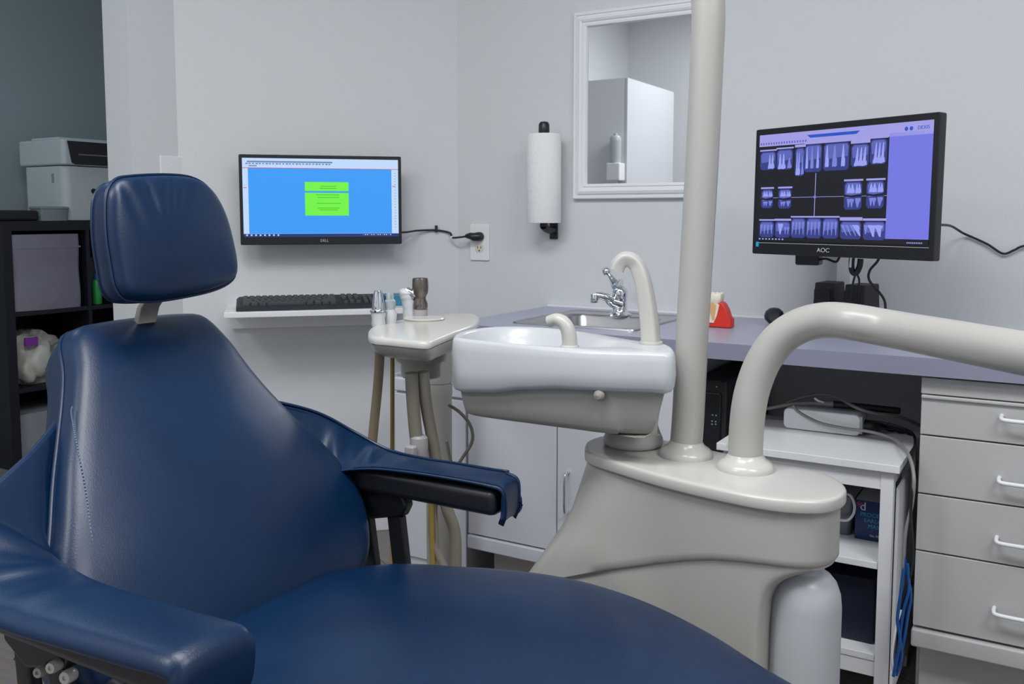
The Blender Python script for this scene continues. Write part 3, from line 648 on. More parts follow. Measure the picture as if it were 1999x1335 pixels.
# utility cart
CTZ = .556
kx1 = -.262; kx0 = -.64; ky0 = 1.95; ky1 = 2.30; 
ct2 = thing('utility_cart', 'white three shelf cart standing between tower and drawer cabinet', 'cart', ((kx0+kx1)/2, (ky0+ky1)/2, 0))
obj('top_board', bx((kx0, ky0, CTZ-.016), (kx1, ky1, CTZ)), M_WHITE, ct2, bevel=.0012)
for i, (lx, ly_) in enumerate(((kx0+.012, ky0+.012), (kx1-.037, ky0+.012), (kx0+.012, ky1-.037), (kx1-.037, ky1-.037))):
    obj('leg', bx((lx, ly_, 0.0), (lx+.025, ly_+.025, CTZ-.016)), M_WHITE, ct2, bevel=.001)
obj('apron', bx((kx0+.037, ky0+.014, CTZ-.056), (kx1-.037, ky0+.028, CTZ-.016)), M_WHITE, ct2, smooth=False)
obj('side_apron', bx((kx1-.030, ky0+.037, CTZ-.056), (kx1-.018, ky1-.037, CTZ-.016)), M_WHITE, ct2, smooth=False)
cz = [onY(1722, 1115, ky0+.012).z, onY(1717, 1295, ky0+.012).z]
for z in cz:
    obj('shelf', bx((kx0+.016, ky0+.016, z), (kx1-.038, ky1-.016, z+.014)), M_WHITE, ct2, bevel=.001)
obj('lower_apron', bx((kx0+.037, ky0+.018, cz[1]-.034), (kx1-.037, ky0+.03, cz[1])), M_WHITE, ct2, smooth=False)
obj('side_panel', bx((kx1-.010, ky0+.037, .06), (kx1-.004, ky1-.037, CTZ-.056)), M_WHITE, ct2, smooth=False)
# white power brick on the cart
qa = onZ(1528, 838, CTZ); qb = onZ(1680, 852, CTZ)
pb = thing('power_supply', 'white rounded power supply box lying on top of the cart', 'power supply', (qa+qb)/2)
xa, xb = qa.x-.002, qb.x; ya = (qa.y+qb.y)/2; 
hb = onY(1600, 803, ya).z-CTZ
obj('body', prism(B(), [(x, ya, z) for x, z in rrect(xa, CTZ+.0015, xb, CTZ+hb, .012, 4)], (0, .07, 0)), M_WHITE, pb, bevel=.004, bseg=3)
obj('end_cap', bx((xb-.004, ya+.004, CTZ+.006), (xb+.004, ya+.064, CTZ+hb-.004)), M_LAM, pb, bevel=.002)
obj('plug', tube(B(), cat([(xb, ya+.03, CTZ+.022), (xb+.02, ya+.035, CTZ+.022), (xb+.035, ya+.05, CTZ+.018), (xb+.07, ya+.10, CTZ+.010)], 5), [.013]*6+[.010]*4+[.005]*6, 12), M_BLACK, pb)
# black bar / handpiece lying across
qq = onY(1645, 790, ya+.02)
wnd = thing('scanner_wand', 'black wand with grey tip lying across the white power supply', 'wand', qq)
obj('shaft', tube(B(), [onY(1627, 789, ya+.035), onY(1700, 796, ya+.06), onY(1756, 802, ya+.09)], [.0085, .008, .008], 12), M_BLACK, wnd)
obj('tip', tube(B(), [onY(1600, 787, ya+.03), onY(1627, 788.5, ya+.035)], [.006, .007], 12), M_GREYC, wnd)
obj('clip', tube(B(), cat([onY(1590, 777, ya+.028), onY(1597, 782, ya+.028), onY(1608, 786, ya+.028)], 4), .0028, 8), M_WHITE, wnd)
def cable(name, pts, r, m, lab, c='cable'):
    return top(obj(name, tube(B(), cat(pts, 7), r, 10), m), lab, c)
yy = ya-.01
cable('grey_cable', [onY(1480, 800, ya+.05), onY(1505, 796, ya+.04), onY(1550, 788, ya+.03), onY(1602, 787, ya+.03)], .0042, M_GREYC, 'grey cable running left from the wand tip across the cart')
cable('grey_cable', [onY(1548, 792, yy), onY(1562, 806, yy-.004), onY(1600, 825, yy-.006), onY(1650, 836, yy-.004), onY(1700, 843, yy-.01), onY(1745, 857, yy-.02), onY(1772, 885, ky0+.05), onY(1784, 930, ky0-.01), onY(1780, 985, ky0-.01), onY(1768, 1040, ky0-.015), onY(1764, 1100, ky0-.015), onY(1760, 1170, ky0-.015), onY(1750, 1240, ky0-.015), onY(1744, 1300, ky0-.015)], .0036, M_GREYC, 'long grey cable crossing the power supply and dropping past the cart')
cable('grey_cable', [onY(1535, 786, ya+.08), onY(1570, 775, ya+.07), onY(1610, 770, ya+.07), onY(1640, 780, ya+.05), onY(1675, 797, ya+.02), onY(1705, 806, ya+.04), onY(1760, 815, ya+.10), onY(1795, 830, ya+.16)], .0038, M_GREYC, 'thin grey cable arching over the power supply behind the wand')
for i in range(4):
    cable('black_cable', [onY(1690, 822+i*3, ya+.05+i*.01), onY(1720, 825+i*3, ya+.05+i*.012), onY(1760, 835+i*5, ya+.05+i*.02), onY(1785, 852+i*6, ya+.04+i*.02), onY(1783, 900+i*8, 2.0-i*.01), onY(1778, 1000, 1.95-i*.005), onY(1775+i*2, 1100, 1.94-i*.004), onY(1766-i*4, 1200, 1.94-i*.004), onY(1750+i*2, 1300, 1.94-i*.004)], .003, M_RUB,
          'black cable bundled in the gap between cart and drawer cabinet').__setitem__('group', 'black cables beside the cart')
blues = [[(1766, 1085), (1770, 1120), (1778, 1160), (1772, 1200), (1762, 1260), (1746, 1312)],
         [(1772, 1100), (1774, 1150), (1764, 1190), (1757, 1240), (1760, 1280), (1750, 1318)],
         [(1764, 1110), (1758, 1160), (1752, 1210), (1757, 1250), (1748, 1300), (1744, 1320)]]
for i, P in enumerate(blues):
    cable('network_cable', [onY(x, y, 1.935-.008*i) for x, y in P], .0032, M_BLUEC, ['blue network cable swinging furthest right beside the cart leg', 'blue network cable in the middle of the tangle by the cart leg', 'blue network cable nearest the white cart leg'][i], 'cable')
cable('white_cable', [onY(1758, 1190, 1.925), onY(1748, 1230, 1.92), onY(1741, 1280, 1.92), onY(1746, 1316, 1.925)], .003, M_WHITE, 'pale cable among the blue ones beside the cart leg')
# mask box
zf = cz[0]+.0145
m0 = onZ(1668, 1050, zf); my = m0.y
mz = onY(1668, 974, my).z; mxr = m0.x+.078
mb = thing('mask_box', 'dark blue carton of face masks on the middle cart shelf', 'box', ((m0.x+mxr)/2, my+.06, zf))
M_NAVY = mat('navy_card', (.006, .028, .12), .35); M_CARDT = mat('grey_printed_card', (.36, .36, .40), .5, var=.35, vscale=300)
bm = box(B(), (m0.x, my, zf), (mxr, my+.12, mz))
for f in bm.faces: f.material_index = 1 if f.calc_center_median().z > mz-.001 else 0
obj('carton', bm, [M_NAVY, M_CARDT], mb, smooth=False)
M_CY = mat('cyan_ink', (.04, .33, .60), .5); M_WI = mat('white_ink', (.75, .78, .85), .5); M_MG = mat('magenta_ink', (.7, .05, .12), .5)
X_, Z_ = Vector((1, 0, 0)), Vector((0, 0, 1))
hm = mz-zf
text('lettering', 'PROCEDURE\nEARLOOP\nMASKS', M_CY, mb, (m0.x+.046, my-.0003, zf+hm*.50), .0125, X_, Z_)
text('lettering', 'd', M_WI, mb, (m0.x+.016, my-.0003, zf+hm*.84), .026, X_, Z_)
text('lettering', '*', M_MG, mb, (m0.x+.008, my-.0003, zf+hm*.82), .03, X_, Z_)
text('lettering', 'Qty: 50/Box', M_WI, mb, (m0.x+.046, my-.0003, zf+hm*.13), .006, X_, Z_)
# grey bin left of the mask box, dark crate on the lowest shelf
gb = thing('storage_bin', 'grey plastic bin with a white cord left of the mask box', 'bin', (m0.x-.06, my+.02, zf))
obj('shell', loft(B(), [[(x, y, zf) for x, y in rrect(m0.x-.10, my+.01, m0.x-.012, my+.14, .01, 3)], [(x, y, zf+.09) for x, y in rrect(m0.x-.11, my+.0, m0.x-.003, my+.15, .01, 3)]]), mat('smoke_plastic', (.16, .17, .19), .25), gb)
obj('cord', tube(B(), cat([onY(1640, 1015, my-.008), onY(1655, 1015, my-.01), onY(1666, 1003, my-.008), onY(1668, 985, my-.006), onY(1660, 967, my+.0), onY(1645, 965, my+.02)], 6), .003, 8), M_WHITE, gb)
dkc = obj('blue_crate', bx((kx0+.05, ky0+.06, cz[1]+.0145), (kx1-.045, ky0+.28, cz[1]+.155)), mat('dark_blue_plastic', (.004, .010, .03), .5), bevel=.006)
top(dkc, 'dark blue crate on the bottom shelf of the cart', 'crate')

# ================================================================== the dental unit
ZP = .64
plate_px = [(1142, 868), (1148, 883), (1200, 901), (1320, 935), (1481, 969), (1581, 978), (1632, 972), (1653, 956), (1640, 938), (1601, 920), (1521, 904), (1400, 880), (1308, 860), (1240, 848), (1184, 849), (1152, 857)]
plate = [onZ(x, y, ZP).to_2d() for x, y in plate_px]
PL = ccw([p.to_2d() for p in resample([Vector((p.x, p.y, 0)) for p in cat([Vector((p.x, p.y, 0)) for p in plate], 8, True)], 96)])
du = thing('dental_unit', 'beige dental unit with bowl, upright pole and curved tube arm', 'dental unit', (-.5, 1.46, 0))
def RZ(P, z): return [Vector((p.x, p.y, z(p) if callable(z) else z)) for p in P]
# lid
obj('lid', loft(B(), [RZ(inset2(PL, .008), ZP-.021), RZ(inset2(PL, .001), ZP-.020), RZ(PL, ZP-.018), RZ(PL, ZP-.005), RZ(inset2(PL, .0012), ZP-.0018), RZ(inset2(PL, .0035), ZP-.0004), RZ(inset2(PL, .006), ZP), RZ(inset2(PL, .02), ZP)]), M_BEIGEL, du, angle=60)
def flare(p, z):
    t = max(0, (ZP-.02-z)); w = max(0, min(1, (-.52-p.x)/.16)); w = w*w*(3-2*w)
    t2 = t*.33 + max(0, t-.12)*.35
    f = max(0, min(1, (1.50-p.y)/.1))
    return Vector((p.x-w*t2*1.0, p.y-.12*w*t*f))
def zseam(x):
    pts = [(-.95, .25), (-.745, .30), (-.69, .365), (-.65, .412), (-.60, .455), (-.55, .484), (-.50, .504), (-.45, .519), (-.40, .528), (-.36, .532), (-.2, .533)]
    for (a, za), (b, zb) in zip(pts, pts[1:]):
        if x <= b: return za+(zb-za)*(x-a)/(b-a)
    return .533
SHL = inset2(PL, .008); rings = []
for t in [0, .1, .2, .35, .5, .65, .8, .9, 1.0]:
    rings.append([(lambda q, z: Vector((*flare(q, z), z)))(p, (ZP-.0205)+(zseam(p.x)+.006-(ZP-.0205))*t) for p in SHL])
for d, dz in ((.003, -.004), (.008, -.0065), (.014, -.008)):
    I = inset2(SHL, d); rings.append([Vector((*flare(q, zseam(p.x)), zseam(p.x)+.006+dz)) for p, q in zip(SHL, I)])
obj('upper_shell', loft(B(), rings, (True, False)), M_BEIGE, du, angle=50)
INN = inset2(PL, .0125); rings = []
for z in [.60, .57, .545, .535, .53, .527, .523, .519, .514, .508, .50, .49, .47, .42, .36, .28, .18, .08, 0]:
    lim = -.362 + (.115*math.exp(-max(0, (.533-z))/.020) if z < .534 else .2)
    ring = []
    for p in INN:
        q = p.copy()
        if q.x > lim-.05:
            ex = q.x-(lim-.05); mxx = (-.275)-(lim-.05)
            q.x = (lim-.05)+min(ex, max(0.0001, .05*(1-math.exp(-ex/.05)))) if mxx > .05 else q.x
        q = flare(q, z); ring.append(Vector((q.x, q.y, z)))
    rings.append(ring)
obj('lower_body', loft(B(), rings), M_BEIGE, du, angle=60)
# flanges
def flange(px_, py_, r, prof, m):
    c = onZ(px_, py_, ZP); obj('flange', lathe(B(), [(r*a, b) for a, b in prof], (c.x, c.y, ZP-.001), 48), m, du); return c
fprof = [(1, 0), (1.0, .004), (.97, .009), (.86, .014), (.70, .019), (.60, .026), (.57, .030), (.3, .030)]
pp = flange(1339, 889, .047, fprof, M_BEIGEL)
pq = flange(1455, 915, .047, fprof, M_BEIGEL)
ps = onZ(1236, 868, ZP)
obj('swivel_base', lathe(B(), [(.046, 0), (.053, .004), (.055, .009), (.053, .016), (.047, .030), (.044, .040), (.044, .062)], (ps.x, ps.y, ZP-.001), 48), M_BEIGE, du)
# pole
Yp = pp.y
pole = cat([Vector((pp.x, pp.y, ZP+.02)), onY(1344, 800, Yp), onY(1352, 640, Yp), onY(1361, 480, Yp), onY(1369, 340, Yp), onY(1376, 200, Yp), onY(1380, 110, Yp), onY(1383, 40, Yp), onY(1381, -20, Yp), onY(1372, -90, Yp-.01), onY(1355, -160, Yp-.02), onY(1320, -240, Yp-.03), onY(1270, -300, Yp-.04)], 6)
obj('lamp_pole', tube(B(), pole, .0276, 40), M_BEIGE, du)
# curved tube arm
Yq = pq.y
arm = [Vector((pq.x, pq.y, ZP+.015)), onY(1456, 860, Yq), onY(1461, 800, Yq), onY(1472, 750, Yq+.003), onY(1492, 702, Yq+.006), onY(1522, 662, Yq+.008), onY(1562, 636, Yq+.006), onY(1608, 625, Yq-.002), onY(1660, 628, Yq-.02), atd(1740, 642, 1.36), atd(1860, 664, 1.26), atd(1999, 690, 1.15), atd(2150, 716, 1.06), atd(2380, 752, .97), atd(2650, 790, .90)]
obj('tube_arm', tube(B(), cat(arm, 8), .0280, 40), M_BEIGE, du)
obj('tube_catch', tube(B(), [onY(1424, 866, Yq-.005), onY(1422, 874, Yq-.005)], .004, 8), M_BEIGEL, du)
# bottle
bc = onY(1570, 1200, 1.425)
obj('waste_bottle', lathe(B(), [(.045, .02), (.054, .03), (.055, .06), (.055, .455), (.053, .475), (.047, .492), (.038, .503), (.030, .508), (.028, .512), (.028, .526)], (bc.x, bc.y, 0), 48), M_BOTTLE, du)
# bowl
ZB = .835
bowl_px = [(884, 657), (896, 648), (925, 641), (970, 637), (1030, 637), (1100, 642), (1180, 653), (1244, 664), (1292, 669), (1311, 676), (1317, 685), (1306, 690), (1260, 688), (1180, 686), (1084, 679), (1000, 672), (930, 665), (896, 661)]
BW = [onZ(x, y, ZB).to_2d() for x, y in bowl_px]
BW = ccw([p.to_2d() for p in resample([Vector((p.x, p.y, 0)) for p in cat([Vector((p.x, p.y, 0)) for p in BW], 8, True)], 96)])
def zb_bot(x):   # lower edge of the white bowl: deep at the left, curving up to the right
    pts = [(-1.1, .742), (-1.0, .738), (-.93, .737), (-.86, .744), (-.79, .757), (-.72, .765), (-.62, .769), (-.5, .769)]
    for (a_, za), (b_, zb) in zip(pts, pts[1:]):
        if x <= b_: t = (x-a_)/(b_-a_); t = t*t*(3-2*t)*.4+t*.6; return za+(zb-za)*t
    return .769
rings = []
O2 = inset2(BW, -.004)
cxb = min(p.x for p in BW)
def basin(p):    # basin loop: left two thirds of the rim
    return Vector((min(p.x, -.66 + .0*p.y), p.y))
bot = [Vector((*q, zb_bot(p.x))) for p, q in zip(BW, inset2(BW, .006))]
rings.append([Vector((*q, zb_bot(p.x)-.003)) for p, q in zip(BW, inset2(BW, .030))])
rings.append([Vector((*q, zb_bot(p.x)-.002)) for p, q in zip(BW, inset2(BW, .012))])
rings.append([Vector((*q, zb_bot(p.x)+.002)) for p, q in zip(BW, inset2(BW, .003))])
rings.append([Vector((*q, zb_bot(p.x)+.008)) for p, q in zip(BW, inset2(BW, -.001))])
for t in (.35, .6, .8): rings.append([Vector((*q, (zb_bot(p.x)+.010)*(1-t)+(ZB-.006)*t)) for p, q in zip(BW, inset2(BW, -.004+.003*t))])
rings.append([Vector((*q, ZB-.006)) for q in BW]); rings.append([Vector((*q, ZB-.001)) for q in inset2(BW, .003)])
rings.append([Vector((*q, ZB)) for q in inset2(BW, .007)]); 
# rim to basin: a loop that follows the rim at the left and cuts across before the spouts
cen = Vector((-.855, sum(p.y for p in BW)/len(BW)))
def bas(d, xr, z):
    out = []
    for p in inset2(BW, d):
        x = p.x; y = p.y
        if x > -.80: t = (x+.80)/(.80-.53); x = -.80+t*(xr+.80); y = y+(cen.y-.0-y)*min(1, t)**2*.55
        out.append(Vector((x, y, z)))
    return out
rings.append(bas(.012, -.615, ZB-.0005)); rings.append(bas(.016, -.63, ZB-.004)); rings.append(bas(.024, -.66, ZB-.02)); rings.append(bas(.04, -.72, ZB-.045)); rings.append(bas(.07, -.80, ZB-.06))
ob = obj('bowl', loft(B(), rings), M_PORC, du, angle=80)
# housing under the bowl
HS = inset2(BW, .012); rings = []
def zh_bot(x):
    pts = [(-1.05, .690), (-.97, .690), (-.90, .690), (-.80, .692), (-.70, .692), (-.62, .691), (-.5, .691)]
    for (a_, za), (b_, zb) in zip(pts, pts[1:]):
        if x <= b_: return za+(zb-za)*(x-a_)/(b_-a_)
    return .691
for t, d in ((0, .0), (.3, .003), (.6, .006), (.85, .010), (.94, .014), (1, .022), (1.02, .04)):
    rings.append([Vector((q.x - .012*t*(q.x > -.62), q.y, (zb_bot(p.x)+.008)*(1-t)+zh_bot(p.x)*t)) for p, q in zip(HS, inset2(HS, d))])
obj('bowl_housing', loft(B(), rings), M_BEIGED, du, angle=70)
kx_ = onY(1172, 770, 1.36).x; ky_ = min(p.y for p in BW if abs(p.x-kx_) < .03)+.012; kn = onY(1172, 770, ky_)
obj('knob', lathe(B(), [(.004, -.02), (.004, 0), (.0085, .003), (.0095, .008), (.007, .013), (0, .015)], kn+Vector((0, .004, 0)), 20, axis=(-.1, -1, 0)), M_BEIGED, du)
# cup filler (tall) and bowl rinse spout
sb = onZ(1271, 671, ZB); Ys = sb.y
sec = [(math.copysign(abs(math.cos(t))**.45, math.cos(t)), math.copysign(abs(math.sin(t))**.45, math.sin(t))) for t in [2*math.pi*(i+.5)/24 for i in range(24)]]
pts = cat([Vector((sb.x, Ys, ZB-.001)), onY(1268, 630, Ys), onY(1262, 585, Ys), onY(1254, 545, Ys), onY(1244, 520, Ys), onY(1232, 508, Ys-.004), onY(1219, 506, Ys-.008), onY(1208, 515, Ys-.012), onY(1203, 527, Ys-.014)], 6)
N = len(pts)
sp_ = obj('cup_filler', tube(B(), pts, [.0150-.0030*min(1, i/(N*.55)) for i in range(N)], 24, sec=sec, up=Vector((0, 1, 0))), M_SPOUT, du, angle=60)
obj('collar', lathe(B(), [(.020, 0), (.0205, .002), (.0195, .005), (.012, .0055)], (sb.x, Ys, ZB-.0005), 28), M_SPOUT, sp_)
rb = onZ(1112, 676, ZB); Yr = rb.y+.0
pts = cat([Vector((rb.x, Yr, ZB-.003)), onY(1111, 655, Yr), onY(1106, 638, Yr), onY(1097, 628, Yr), onY(1086, 624, Yr), onY(1072, 628, Yr)], 6); N = len(pts)
rs = obj('rinse_spout', tube(B(), pts, [.0135-.003*i/N for i in range(N)], 20), M_SPOUT, du)
obj('collar', lathe(B(), [(.0165, 0), (.0165, .002), (.015, .004), (.011, .004)], (rb.x, Yr, ZB-.0012), 24), M_SPOUT, rs)

# ================================================================== instrument stand behind the bowl
ZH = .835
st = thing('instrument_stand', 'beige floor standing instrument stand with hoses behind the chair arm', 'instrument stand', (-1.28, 1.86, 0))
hp = [(719, 645), (727, 637), (745, 631), (775, 625), (815, 618), (865, 612), (915, 611), (933, 615), (936, 624), (925, 634), (890, 646), (852, 661), (835, 667), (800, 665), (760, 661), (724, 657)]
HD = [onZ(x, y, ZH) for x, y in hp]
HD = ccw([p.to_2d() for p in resample([Vector((p.x, p.y, 0)) for p in cat([Vector((p.x, p.y, 0)) for p in HD], 8, True)], 80)])
hc = sum(HD, Vector((0, 0)))/len(HD)
def zh(d): return d
rings = [RZ([hc+(p-hc)*k_ for p in HD], ZH-z_) for k_, z_ in ((.66, .046), (.78, .043), (.88, .036), (.94, .028), (.975, .019), (.985, .0145))]
obj('head_underside', loft(B(), rings), M_BEIGE, st, angle=70)
rings = [RZ(inset2(HD, .004), ZH-.0144), RZ(inset2(HD, .004), ZH-.0130), RZ(inset2(HD, .0), ZH-.0125), RZ(inset2(HD, -.0005), ZH-.010), RZ(inset2(HD, .0), ZH-.004), RZ(inset2(HD, .003), ZH-.0005), RZ(inset2(HD, .008), ZH), RZ(inset2(HD, .012), ZH+.0005)]
obj('head_top', loft(B(), rings), M_BEIGEL, st, angle=70)
q = onZ(838, 663, ZH-.006)
obj('release_tab', lathe(B(), [(.001, 0), (.019, .001), (.021, .003), (.019, .005), (.001, .006)], q+Vector((0, .0, -.006)), 24), M_BEIGEL, st)
q = onZ(828, 624, ZH)
obj('touch_pad', lathe(B(), [(.042, 0), (.044, .003), (.042, .005), (.0, .005)], q, 32), M_BEIGEL, st)
q = onZ(822, 690, ZH-.035); q = Vector((HD[0].x, 0, 0)) if False else onZ(824, 676, ZH-.036)
dcx, dcy = q.x-.025, q.y+.030
obj('drum', lathe(B(), [(.053, 0), (.053, -.034), (.050, -.040), (.042, -.041), (.041, -.070), (.038, -.073), (.01, -.073)], (dcx, dcy, ZH-.030), 40), M_BEIGE, st)
post = onY(856, 760, 1.90); pox, poy = post.x, 1.90; zr = onY(856, 753, 1.87).z
obj('bridge', prism(B(), [(dcx-.01, dcy-.04, ZH-.075), (dcx+.045, dcy-.01, ZH-.075), (pox+.040, poy-.01, ZH-.075), (pox+.0, poy+.040, ZH-.075), (pox-.038, poy, ZH-.075)], (0, 0, .052)), M_BEIGE, st, bevel=.006)
obj('post', lathe(B(), [(.030, ZH-.05), (.034, ZH-.055), (.034, zr+.003), (.0315, zr+.0025), (.0315, zr-.001), (.0355, zr-.0015), (.0355, zr-.028), (.034, zr-.031), (.033, .05), (.06, .045), (.12, .03), (.14, .012), (.14, 0)], (pox, poy, 0), 40), M_BEIGED, st)  # beige post; the darker putty puts its shading into the colour
# hoses: from the head down to the floor region
def hose(pxs, d0, d1, r, m):
    n = len(pxs); P = [atd(x, y, d0+(d1-d0)*i/(n-1)) for i, (x, y) in enumerate(pxs)]
    return obj('hose', tube(B(), cat(P, 7), r, 16), m, st)
hose([(742, 668), (740, 720), (736, 770), (730, 830), (724, 900), (722, 970)], 1.72, 1.80, .0092, M_HOSEB)
hose([(766, 668), (766, 740), (766, 830), (766, 920), (766, 1010), (765, 1110)], 1.78, 1.84, .0043, M_HOSEY)
h3 = hose([(803, 728), (806, 780), (810, 830), (815, 875)], 1.72, 1.74, .0125, M_HOSEG)
hose([(819, 726), (824, 790), (835, 850), (845, 920), (850, 1000), (855, 1110)], 1.75, 1.80, .0042, M_HOSEG)
hose([(826, 726), (832, 790), (843, 850), (856, 920), (872, 990), (888, 1040), (890, 1120)], 1.73, 1.80, .0115, M_HOSEG)
hose([(858, 920), (845, 1000), (848, 1060), (872, 1120)], 1.80, 1.80, .0085, M_HOSEG)
hose([(841, 930), (842, 1000), (845, 1110)], 1.77, 1.80, .0055, M_HOSEY)
hose([(875, 790), (898, 805), (918, 830), (922, 860), (905, 890), (888, 912), (880, 900), (872, 862)], 1.96, 1.96, .0036, M_HOSEG)
q = atd(818, 862, 1.735); v = obj('hose_valve', lathe(B(), [(.0125, .012), (.0165, .008), (.0175, -.005), (.0165, -.03), (.012, -.043), (.006, -.046)], q, 24), mat('grey_plastic', (.38, .37, .38), .4), st)
q2 = atd(801, 880, 1.715)
obj('valve_button', bx(q2+Vector((-.009, -.008, -.014)), q2+Vector((.012, .008, .010))), mat('grey_plastic', (.38, .37, .38), .4), v, bevel=.004, bseg=3)
# instruments held in the head
GRP = 'instruments held in the beige stand'
def inst(name, lab, px_, py_, build):
    q = onZ(px_, py_, ZH+.0005); r = thing(name, lab, 'dental instrument', q, group=GRP); build(r, q); return r
def i1(r, q):
    obj('sleeve', lathe(B(), [(.0135, -.004), (.0145, .002), (.0135, .012), (.0155, .022), (.0155, .025)], q, 24), M_PORC, r)
    obj('collar', lathe(B(), [(.012, .025), (.0175, .026), (.0175, .029), (.0135, .031)], q+Vector((0, 0, 0)), 24), M_CHROME, r)
    obj('cone', lathe(B(), [(.0130, .0285), (.0130, .036), (.0092, .064), (.0075, .069), (0, .070)], q, 24), M_CHROME, r)
inst('handpiece', 'chrome cone tipped handpiece at the left edge of the stand', 739, 633, i1)
def i2(r, q):
    obj('sleeve', lathe(B(), [(.0125, -.004), (.0125, .006), (.014, .020), (.010, .028), (.009, .045)], q, 24), M_PORC, r)
    obj('tip_cap', lathe(B(), [(.009, .024), (.0115, .036), (.0115, .046), (.0080, .050), (.0080, .063), (0, .064)], q, 24), M_GLASS, r)
inst('suction_tip', 'clear tipped suction holder beside the chrome cone handpiece', 762, 631, i2)
def i3(r, q):
    p = [q+Vector((0, 0, -.004)), q+Vector((0, 0, .02)), q+Vector((-.002, -.002, .040)), q+Vector((-.004, -.003, .052)), q+Vector((-.002, -.002, .061))]
    obj('handle', tube(B(), cat(p, 5), [.015]*6+[.0155]*5+[.017]*4+[.018]*2+[.0165, .014, .011, .006], 20), M_PORC, r)
    obj('nozzle', tube(B(), [q+Vector((-.003, -.004, .056)), q+Vector((.014, -.004, .050)), q+Vector((.020, -.004, .045))], [.011, .009, .006], 16), M_CHROME, r)
inst('air_syringe', 'white curved syringe handle between clear tip and bronze handpiece', 800, 619, i3)
def i4(r, q):
    obj('grip', lathe(B(), [(.0155, -.004), (.0160, .018), (.0165, .0185)], q, 24), mat('grey_plastic', (.38, .37, .38), .4), r)
    obj('barrel', lathe(B(), [(.0140, .0186), (.0160, .022), (.0160, .030), (.0120, .041), (.0120, .046), (.0165, .054), (.0178, .064), (.0172, .082), (.0160, .086), (.0130, .0845), (.0125, .076)], q, 28), M_BRONZE, r)
inst('bronze_handpiece', 'smoked bronze waisted handpiece, tallest instrument on the stand', 821, 620, i4)

# ================================================================== the dental chair
YC = .90
ch = thing('dental_chair', 'navy blue vinyl dental chair with headrest and padded arms', 'dental chair', (-.55, YC, 0))
T = Vector((-1.194, YC, .891)); J = Vector((-.883, YC, .508)); UV = (T-J).normalized(); NN = Vector((-UV.z*-1, 0, UV.x*-1)) 
NN = Vector((UV.z, 0, -UV.x))      # out of the front face
def bmap(u, v, w):
    curve = .030*math.sin(max(0, min(1, v/.5))*math.pi)*0
    return Vector((0, YC-.012+.048*max(0, min(1, v/.45))+u, 0)) + Vector((J.x, 0, J.z)) + UV*v + NN*(w-.16*u*u-.013*(max(0, v-.42)/.09)**2-.045*(max(0, .24-v)/.24)**2)
half = [(0, -.012), (.10, -.012), (.165, -.004), (.238, .028), (.265, .075), (.271, .13), (.256, .185), (.227, .24), (.194, .295), (.166, .35), (.145, .405), (.132, .46), (.124, .506), (.106, .527), (.06, .533), (0, .534)]
near = {.028: .004, .075: .006, .13: .008, .185: .012, .24: .020, .295: .032, .35: .036, .405: .033, .46: .024, .506: .012, .527: .004}     # the bolster on the near side is fuller
outl = [Vector((u, v, 0)) for u, v in half] + [Vector((-u-near.get(v, 0), v, 0)) for u, v in half[-2:0:-1]]
outl = resample(cat(outl, 6, True), 120)
bm = pillow(B(), outl, [(.045, -.115), (.018, -.112), (.006, -.100), (.001, -.075), (.0, -.045), (.001, -.028), (.005, -.017), (.010, -.010), (.016, -.006), (.023, -.003)], .016, bmap, 12)
br_ = obj('backrest', bm, M_VINYL, ch, angle=80)
O2d = ccw([p.to_2d() for p in outl])
def seam(off, w, a=0, b=1.0, n=None):
    L_ = inset2(O2d, off); return [bmap(q.x, q.y, w) for q in L_]
bm = tube(B(), seam(-.0005, -.036)+[seam(-.0005, -.036)[0]], .0030, 8, cap=False)
obj('piping', bm, M_VINYL, br_)
# stitched side seam, near edge of the front face
bm = B(); sp2 = cat([bmap(-.184, .385, -.006), bmap(-.189, .375, -.006), bmap(-.196, .34, -.004), bmap(-.208, .27, -.002), bmap(-.222, .20, -.002), bmap(-.230, .12, -.002), bmap(-.228, .06, -.002)], 30)
for i in range(0, len(sp2)-1, 2): tube(bm, [sp2[i]+NN*.0008, sp2[i+1]+NN*.0008], .0009, 5)
obj('stitching', bm, M_STITCH, br_)
# headrest
HX = -1.14
hd = [(216, 415), (219, 372), (234, 347), (262, 340), (335, 337), (388, 343), (424, 367), (452, 415), (470, 480), (475, 525), (463, 547), (419, 566), (330, 583), (270, 585), (248, 577), (234, 553), (226, 510), (219, 465)]
hn = Vector((.985, 0, .17)).normalized(); h0 = Vector((HX, YC, 1.026)); hu = Vector((0, 1, 0)); hv = hn.cross(hu)*-1
hv = Vector((-.17, 0, .985)).normalized()
HO = []
for x, y in hd:
    p = onP(x, y, h0, hn)-h0; HO.append(Vector((p.dot(hu), p.dot(hv), 0)))
HO = resample(cat(HO, 6, True), 100)
def hmap(u, v, w):
    g = 0
    for uc, sl, d in ((-.055, .25, .0022), (-.015, .1, .003), (.035, -.35, .0025), (.07, -.6, .0015)):
        g -= d*math.exp(-((u-uc-sl*(.09-v))/.007)**2)*max(0, min(1, (v+.03)/.08)) * (1 if w > -.01 else 0)
    return h0 + hu*(u+.004) + hv*v + hn*(w-.30*u*u+g)
hr = obj('headrest', pillow(B(), HO, [(.03, -.060), (.010, -.058), (.002, -.050), (.0, -.036), (.0, -.020), (.002, -.012), (.005, -.006), (.009, -.003), (.014, -.001)], .010, hmap, 12), M_VINYL, ch, angle=80)
H2 = ccw([p.to_2d() for p in HO])
for w in (-.017, -.052):
    lp = [hmap(q.x, q.y, w) for q in inset2(H2, -.0005 if w > -.03 else .003)]; obj('piping', tube(B(), lp+[lp[0]], .0024, 8, cap=False), M_VINYL, hr)
